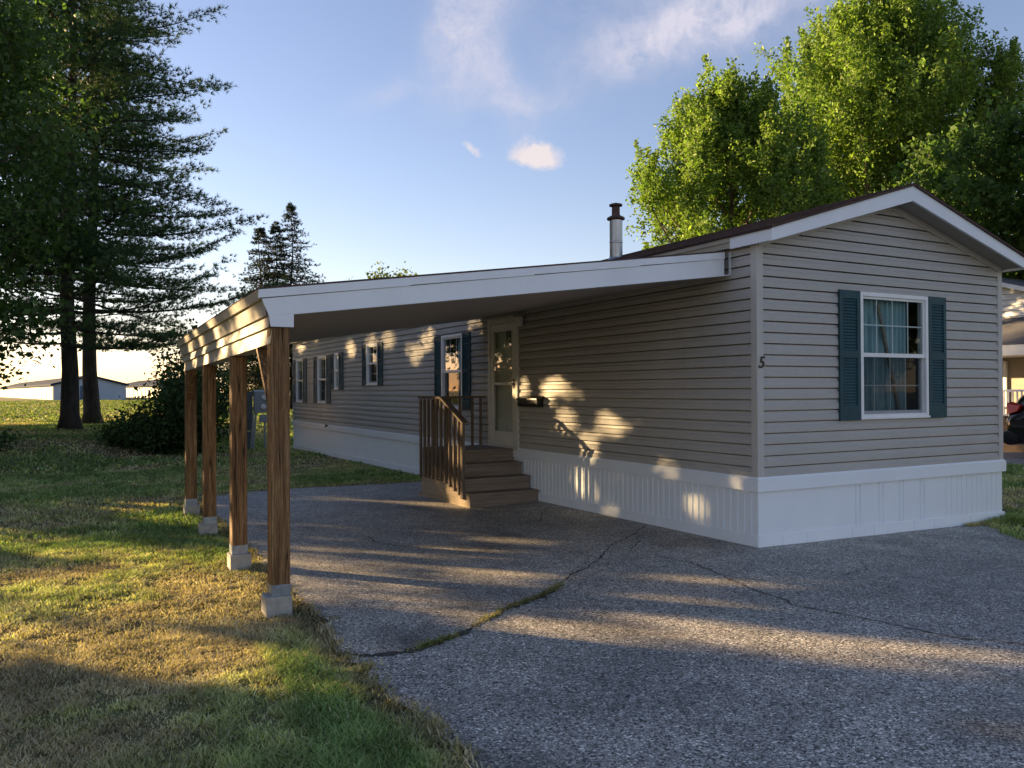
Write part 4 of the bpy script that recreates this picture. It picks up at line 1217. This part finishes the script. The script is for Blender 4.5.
# black sport-utility car: lofted rings along its length (rear at high y)
car = thing('parked_car', 'black car parked at the right edge, its red tail light showing', 'car', (15.4, 3.4, gzf(15.4, 3.4)))
CX, CY, CZ = 14.46, 6.05, gzf(14.5, 3.4) + .006    # rear end at CY, nose towards -y
CXc = CX + .93
def car_ring(s, hw, zb_, zbelt, zroof, rw):
    """s: metres forward of the rear; a closed ring of points"""
    half = [(hw * .72, zb_), (hw * .95, zb_ + .08), (hw, zb_ + .30), (hw * 1.0, zbelt - .12), (hw * .965, zbelt), (rw + (hw * .965 - rw) * .45, zbelt + (zroof - zbelt) * .6), (rw, zroof - .05), (rw * .85, zroof), (rw * .3, zroof + .015)]
    ring = [(CXc + w, CY - s, CZ + z) for w, z in half] + [(CXc - w, CY - s, CZ + z) for w, z in half[::-1]]
    return ring


st_ = [(.0, .86, .40, .98, 1.10, .60), (.02, .88, .38, 1.0, 1.14, .60), (.07, .91, .36, 1.03, 1.38, .60), (.22, .93, .30, 1.06, 1.60, .62), (.6, .93, .26, 1.07, 1.68, .66), (1.4, .93, .24, 1.06, 1.71, .68), (2.3, .93, .24, 1.04, 1.68, .67), (2.9, .93, .24, 1.02, 1.50, .66), (3.4, .92, .24, 1.00, 1.10, .72),
       (3.9, .90, .25, .96, 1.02, .70), (4.4, .84, .28, .86, .90, .64), (4.62, .66, .34, .70, .74, .5)]
mb = MB(); rings = [car_ring(*q) for q in st_]; n = len(rings[0])
P_ = [p for rg in rings for p in rg]
F_ = [(i * n + j, i * n + (j + 1) % n, (i + 1) * n + (j + 1) % n, (i + 1) * n + j) for i in range(len(rings) - 1) for j in range(n)]
F_ += [tuple(range(n - 1, -1, -1)), tuple((len(rings) - 1) * n + j for j in range(n))]
mb.pts(P_, F_); bo = mb.build('body', 'car', car, smooth_=True)
sub = bo.modifiers.new('sub', 'SUBSURF'); sub.levels = sub.render_levels = 1
mb = MB()   # side glass
for sx in (-1, 1):
    for s0, s1 in ((.45, 1.25), (1.32, 2.1), (2.17, 2.75)):
        xo = CXc + sx * .885; xi = CXc + sx * .74
        mb.pts([(xo, CY - s0, CZ + 1.10), (xo, CY - s1, CZ + 1.09), (xi, CY - s1, CZ + 1.52), (xi, CY - s0, CZ + 1.52)], [(0, 1, 2, 3)])
mb.build('side_window', 'car_glass', car)
for sx in (-1, 1):
    for s in (.85, 3.72):
        c0 = CXc + sx * .93
        mb = MB(); mb.tube([(c0 - sx * .22, CY - s, CZ + .36), (c0 - sx * .18, CY - s, CZ + .36), (c0, CY - s, CZ + .36), (c0 + sx * .01, CY - s, CZ + .36)], [.34, .36, .36, .32], 24); wh = mb.build('wheel', 'tyre', car, smooth_=False)
        mb = MB(); mb.tube([(c0 + sx * .011, CY - s, CZ + .36), (c0 + sx * .02, CY - s, CZ + .36)], [.24, .22], 24)
        mb.build('rim', 'chrome', wh)
    tl = MB(); xo = CXc + sx * .93
    poly = [(-.03, 1.06), (-.02, 1.34), (.16, 1.38), (.40, 1.30), (.32, 1.15), (.10, 1.08)]
    tl.prism(poly, lambda p: (xo - sx * .16, CY - p[0] + .02, CZ + p[1]), lambda p: (xo + sx * .012 - sx * max(0, .14 - p[0]) * .9, CY - p[0], CZ + p[1]))
    tl.build('tail_light', 'tail', car, .01)
    mb = MB(); mb.box(min(xo, xo - sx * .3), max(xo, xo - sx * .3), CY + .0, CY + .012, CZ + .98, CZ + 1.02); mb.build('trim_strip', 'chrome', car)
mb = MB(); mb.prism([(-.06, .34), (-.10, .48), (-.06, .66), (.20, .68), (.34, .60), (.34, .36), (.1, .30)], lambda p: (CXc - .915, CY - p[0], CZ + p[1]), lambda p: (CXc + .915, CY - p[0], CZ + p[1]))
mb.build('bumper', 'car', car, .05)

# ------------------------------------------------------------------ grass
CAM = np.array([-6.134, -6.102]); HEAD = np.array([.4771, .8788])


def in_home(x, y): return (x > -.06) & (x < W + .06) & (y > -.06) & (y < L + .06)


def lawn_patch(n, d0, d1, a0, a1, r):
    d = np.sqrt(r.uniform(d0 * d0, d1 * d1, n)); a = r.uniform(a0, a1, n)
    hd = math.atan2(HEAD[0], HEAD[1])
    x = CAM[0] + d * np.sin(hd + a); y = CAM[1] + d * np.cos(hd + a)
    return x, y, d


def grass_blades(x, y, d, hgt, wid, r):
    z = gz(x, y) - .012
    n = len(x)
    pn = .55 * vnoise(x, y, 1.6, 1) + .3 * vnoise(x, y, .5, 2) + .15 * vnoise(x, y, .18, 3)
    edge_green = np.exp(-((x + 4.75) / .45) ** 2) * (y < 0)      # lusher strip by the drive edge
    lush = np.clip((pn - .40) * 3.4 + .85 * edge_green - .35 * (y < 3.2) * (x < -5) + .25 * (y > 4) + .3 * (y > 22) + .55 * (x > 2), 0, 1)
    dry = np.array([.50, .40, .24]); grn = np.array([.245, .335, .115]); yel = np.array([.40, .38, .14])
    near = (x > -5.4) & (x < -4.0) & (y > -5) & (y < 8) | (y > 7.3) & (y < 9.3) & (x > -5)
    de = np.full(n, 9.0)
    if near.any():
        q = np.stack([x[near], y[near]], 1); dd = np.full(len(q), 9.0)
        for a_ in range(0, len(ASPH), 40):
            dd = np.minimum(dd, np.linalg.norm(q[:, None] - ASPH[None, a_:a_ + 40], axis=2).min(1))
        de[near] = dd
    lush = lush * np.clip((de - .05) / .16, .12, 1)
    t = lush[:, None]
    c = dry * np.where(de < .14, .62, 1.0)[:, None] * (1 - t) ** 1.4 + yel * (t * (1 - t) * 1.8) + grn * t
    strawy = r.uniform(0, 1, n) < .22 * (1 - lush) + .04
    c[strawy] = np.array([.58, .48, .31])
    c *= (1 + .25 * r.standard_normal((n, 1)))
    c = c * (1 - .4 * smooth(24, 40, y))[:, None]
    c = np.clip(c, .01, .8)
    clump = vnoise(x, y, .13, 31) * .6 + vnoise(x, y, .3, 32) * .4
    hh = hgt * r.uniform(.45, 1.25, n) * (.65 + .75 * lush) * (.45 + 1.15 * clump)
    hh = np.where((clump < .34) & (r.uniform(0, 1, n) < .75) & (lush < .7), hh * .12, hh)
    c = np.clip(c * (.72 + .56 * vnoise(x, y, .21, 33))[:, None], .01, .8)
    az = r.uniform(0, 2 * PI, n); lean = hh * r.uniform(.4, 1.9, n)
    P0 = np.stack([x, y, z], 1)
    w = np.stack([-np.sin(az), np.cos(az), 0 * az], 1) * (wid * r.uniform(.6, 1.3, n))[:, None] * .5
    f = np.stack([np.cos(az) * lean, np.sin(az) * lean, 0 * az], 1)
    up = np.stack([0 * az, 0 * az, hh], 1)
    M1 = P0 + f * .35 + up * .62
    T = P0 + f + up
    V = np.stack([P0 - w, P0 + w, M1 + w * .75, M1 - w * .75, T], 1)
    k = np.arange(n)[:, None] * 5
    F1 = np.concatenate([k + np.array([[0, 1, 2]]), k + np.array([[0, 2, 3]]), k + np.array([[3, 2, 4]])], 0)
    return V.reshape(-1, 3), F1, np.repeat(c, 5, 0)


Vs, Fs, Cs = [], [], []; off = 0
def add(x, y, d, h, w, r):
    global off
    k = ~inside(ASPH, x, y) & ~in_home(x, y)
    k &= ~((x > 12.6) & (x < 28) & (y < 14))
    if not k.any(): return
    V, F, C_ = grass_blades(x[k], y[k], d[k], h, w, r); Vs.append(V); Fs.append(F + off); Cs.append(C_); off += len(V)


r = np.random.default_rng(77)
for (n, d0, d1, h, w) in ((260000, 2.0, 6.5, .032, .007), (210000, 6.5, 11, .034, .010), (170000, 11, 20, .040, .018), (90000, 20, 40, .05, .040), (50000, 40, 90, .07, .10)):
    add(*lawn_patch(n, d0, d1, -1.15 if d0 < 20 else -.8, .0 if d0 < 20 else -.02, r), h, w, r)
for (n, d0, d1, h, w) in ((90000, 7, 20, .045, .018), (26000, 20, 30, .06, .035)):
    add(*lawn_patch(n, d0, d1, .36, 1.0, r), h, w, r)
# fringe along the ragged edge of the drive, and weeds in the crack
n = 16000; k = r.integers(0, len(ASPH), n); p = ASPH[k] + (ASPH[(k + 1) % len(ASPH)] - ASPH[k]) * r.uniform(0, 1, (n, 1)) + r.normal(0, .03, (n, 2))
ok = ((p[:, 0] < -3.9) & (p[:, 1] > -4)) | (p[:, 1] > 7.6) | (p[:, 0] > 2.8); p = p[ok]
V, F, C_ = grass_blades(p[:, 0], p[:, 1], p[:, 0] * 0, .05, .010, r); V[:, 2] += .012; Vs.append(V); Fs.append(F + off); Cs.append(C_); off += len(V)
n = 1500; px_ = 4.25 - .95 * r.uniform(0, 1, n) ** 1.8; py_ = -.06 - .22 * r.uniform(0, 1, n) ** 1.5 * (px_ - 3.2)
V, F, C_ = grass_blades(px_, py_, px_ * 0, .06, .010, r); V[:, 2] += .012; Vs.append(V); Fs.append(F + off); Cs.append(C_); off += len(V)
tag(new_mesh('lawn_grass', np.concatenate(Vs), np.concatenate(Fs), 'grass', tint=np.concatenate(Cs)), 'short patchy lawn, half dry and half green, beside the drive', 'grass', kind='stuff')
k = r.integers(0, len(weed_pts), 2000); dens = vnoise(weed_pts[k, 0] * 3, weed_pts[k, 1] * 3, 1.0, 9); k = k[dens + r.normal(0, .12, len(k)) > .46]
p = weed_pts[k] + r.normal(0, 1, (len(k), 2)) * (.008 + .022 * vnoise(weed_pts[k, 0], weed_pts[k, 1], .25, 10))[:, None]
V, F, C_ = grass_blades(p[:, 0], p[:, 1], p[:, 0] * 0, .038, .008, r); V[:, 2] += .02
C_ = C_ * .35 + np.array([.10, .13, .03]) * .6
tag(new_mesh('crack_weeds', V, F, 'grass', tint=C_), 'green weeds growing along the crack in the drive', 'weeds', kind='stuff')

# ------------------------------------------------------------------ sky, sun, camera
wd_ = bpy.data.worlds.new('World'); scene.world = wd_; wd_.use_nodes = True
nt = wd_.node_tree; N = nt.nodes; LK = nt.links
bg = N['Background']
sky = N.new('ShaderNodeTexSky'); sky.sky_type = 'NISHITA'; sky.sun_disc = False
sky.sun_elevation = SUN_EL; sky.sun_rotation = SUN_ROT % (2 * PI); sky.air_density = 1.0; sky.dust_density = .2; sky.ozone_density = 2.0
tc = N.new('ShaderNodeTexCoord')


def mth(op, a, b=None, clamp=False):
    m_ = N.new('ShaderNodeMath'); m_.operation = op; m_.use_clamp = clamp
    for i_, v in enumerate((a, b)):
        if v is None: continue
        if hasattr(v, 'links'): LK.new(v, m_.inputs[i_])
        else: m_.inputs[i_].default_value = v
    return m_.outputs[0]


def dotv(vec, c):
    d = N.new('ShaderNodeVectorMath'); d.operation = 'DOT_PRODUCT'; LK.new(vec, d.inputs[0]); d.inputs[1].default_value = c
    return d.outputs['Value']


dirv = tc.outputs['Generated']
wn = N.new('ShaderNodeTexNoise'); wn.inputs['Scale'].default_value = 9; wn.inputs['Detail'].default_value = 5; LK.new(dirv, wn.inputs['Vector'])
wv = N.new('ShaderNodeVectorMath'); wv.operation = 'MULTIPLY_ADD'; LK.new(wn.outputs['Color'], wv.inputs[0]); wv.inputs[1].default_value = (.085, .085, .085); LK.new(dirv, wv.inputs[2])
wv2 = N.new('ShaderNodeVectorMath'); wv2.operation = 'SUBTRACT'; LK.new(wv.outputs[0], wv2.inputs[0]); wv2.inputs[1].default_value = (.0425, .0425, .0425)
warped = wv2.outputs[0]
fine = N.new('ShaderNodeTexNoise'); fine.inputs['Scale'].default_value = 26; fine.inputs['Detail'].default_value = 7; fine.inputs['Roughness'].default_value = .70; LK.new(warped, fine.inputs['Vector'])


def blob(c, ang, a, b, amp, sharp=2.0):
    c = np.array(c, float); c /= np.linalg.norm(c)
    e1 = np.cross((0, 0, 1), c); e1 /= np.linalg.norm(e1); e1 = -e1      # to the right
    e2 = np.cross(e1, c); e2 = e2 if e2[2] > 0 else -e2
    p1 = e1 * math.cos(ang) + e2 * math.sin(ang); p2 = -e1 * math.sin(ang) + e2 * math.cos(ang)
    u = mth('DIVIDE', dotv(warped, tuple(p1)), a); v = mth('DIVIDE', dotv(warped, tuple(p2)), b)
    r2 = mth('ADD', mth('MULTIPLY', u, u), mth('MULTIPLY', v, v))
    g = mth('POWER', 2.718, mth('MULTIPLY', r2, -1.0))
    fr = mth('GREATER_THAN', dotv(dirv, tuple(c)), 0)
    return mth('MULTIPLY', mth('MULTIPLY', g, amp), fr)


cir = None
for args in (((.405, .817, .41), 1.0, .075, .030, .62), ((.436, .829, .350), -1.0, .060, .022, .6), ((.389, .835, .389), 1.45, .05, .022, .45), ((.470, .822, .337), .05, .06, .014, .35),
             ((.561, .731, .389), .4, .075, .022, .62), ((.652, .641, .4055), .25, .09, .03, .75), ((.537, .755, .3766), .1, .05, .02, .42), ((.607, .685, .403), .2, .06, .03, .5), ((.318, .884, .342), .5, .04, .014, .42), ((.62, .62, .48), .2, .2, .08, .5), ((.3, .75, .58), .5, .3, .06, .4)):
    bnode = blob(*args); cir = bnode if cir is None else mth('ADD', cir, bnode)
fm = N.new('ShaderNodeMapRange'); fm.inputs[1].default_value = .30; fm.inputs[2].default_value = .72; LK.new(fine.outputs['Fac'], fm.inputs[0])
cir = mth('MULTIPLY', cir, mth('ADD', mth('MULTIPLY', fm.outputs[0], .8), .2), True)
cir = mth('MULTIPLY', cir, 1.15, True)
puff = mth('ADD', blob((.4843, .828, .2835), -.2, .026, .0145, 1.45), mth('ADD', blob((.4154, .8657, .2795), -.35, .017, .007, .85), blob((.4965, .8235, .2745), -.9, .016, .010, .6)))
pf = mth('MULTIPLY', puff, mth('ADD', mth('MULTIPLY', fm.outputs[0], 1.2), .1))
pm = N.new('ShaderNodeMapRange'); pm.inputs[1].default_value = .18; pm.inputs[2].default_value = .8; LK.new(pf, pm.inputs[0])
CLOUD1 = (2.4, 2.35, 2.75, 1); CLOUD2 = (2.95, 2.65, 2.7, 1)
m1 = N.new('ShaderNodeMix'); m1.data_type = 'RGBA'; LK.new(cir, m1.inputs[0])
tn = N.new('ShaderNodeMix'); tn.data_type = 'RGBA'; tn.blend_type = 'MULTIPLY'; tn.inputs[0].default_value = 1.0; LK.new(sky.outputs[0], tn.inputs[6]); tn.inputs[7].default_value = (1.06, .835, .86, 1)
LK.new(tn.outputs[2], m1.inputs[6]); m1.inputs[7].default_value = CLOUD1
m2 = N.new('ShaderNodeMix'); m2.data_type = 'RGBA'; LK.new(pm.outputs[0], m2.inputs[0]); LK.new(m1.outputs[2], m2.inputs[6]); m2.inputs[7].default_value = CLOUD2
LK.new(m2.outputs[2], bg.inputs['Color']); bg.inputs['Strength'].default_value = .065

sl_ = bpy.data.lights.new('sun', 'SUN'); sl_.energy = 4.8; sl_.angle = math.radians(.55); sl_.color = (1.0, .69, .34)
so = bpy.data.objects.new('sun', sl_); COL.objects.link(so); so.location = (-20, 25, 12)
so.rotation_euler = Vector(tuple(-SUN)).to_track_quat('-Z', 'Y').to_euler()

cam = bpy.data.cameras.new('camera'); co = bpy.data.objects.new('camera', cam); COL.objects.link(co)
yaw, pit, rol = .497323, .007671, -.004699
Fv = np.array([math.sin(yaw) * math.cos(pit), math.cos(yaw) * math.cos(pit), math.sin(pit)])
Rv = np.array([math.cos(yaw), -math.sin(yaw), 0]); Uv = np.cross(Rv, Fv)
R2 = Rv * math.cos(rol) + Uv * math.sin(rol); U2 = Uv * math.cos(rol) - Rv * math.sin(rol)
mw = Matrix(((R2[0], U2[0], -Fv[0], -6.13402), (R2[1], U2[1], -Fv[1], -6.10202), (R2[2], U2[2], -Fv[2], .90204), (0, 0, 0, 1)))
co.matrix_world = mw
cam.sensor_width = 36; cam.lens = 36 * 820.1 / 1024; cam.clip_end = 4000; cam.clip_start = .05
scene.camera = co

vs_ = scene.view_settings; vs_.view_transform = 'Standard'; vs_.look = 'None'; vs_.gamma = 1; vs_.use_curve_mapping = False; vs_.exposure = 2.2
scene.cycles.max_bounces = 8; scene.cycles.transparent_max_bounces = 12; scene.cycles.diffuse_bounces = 4; scene.cycles.glossy_bounces = 3
scene.cycles.use_denoising = True
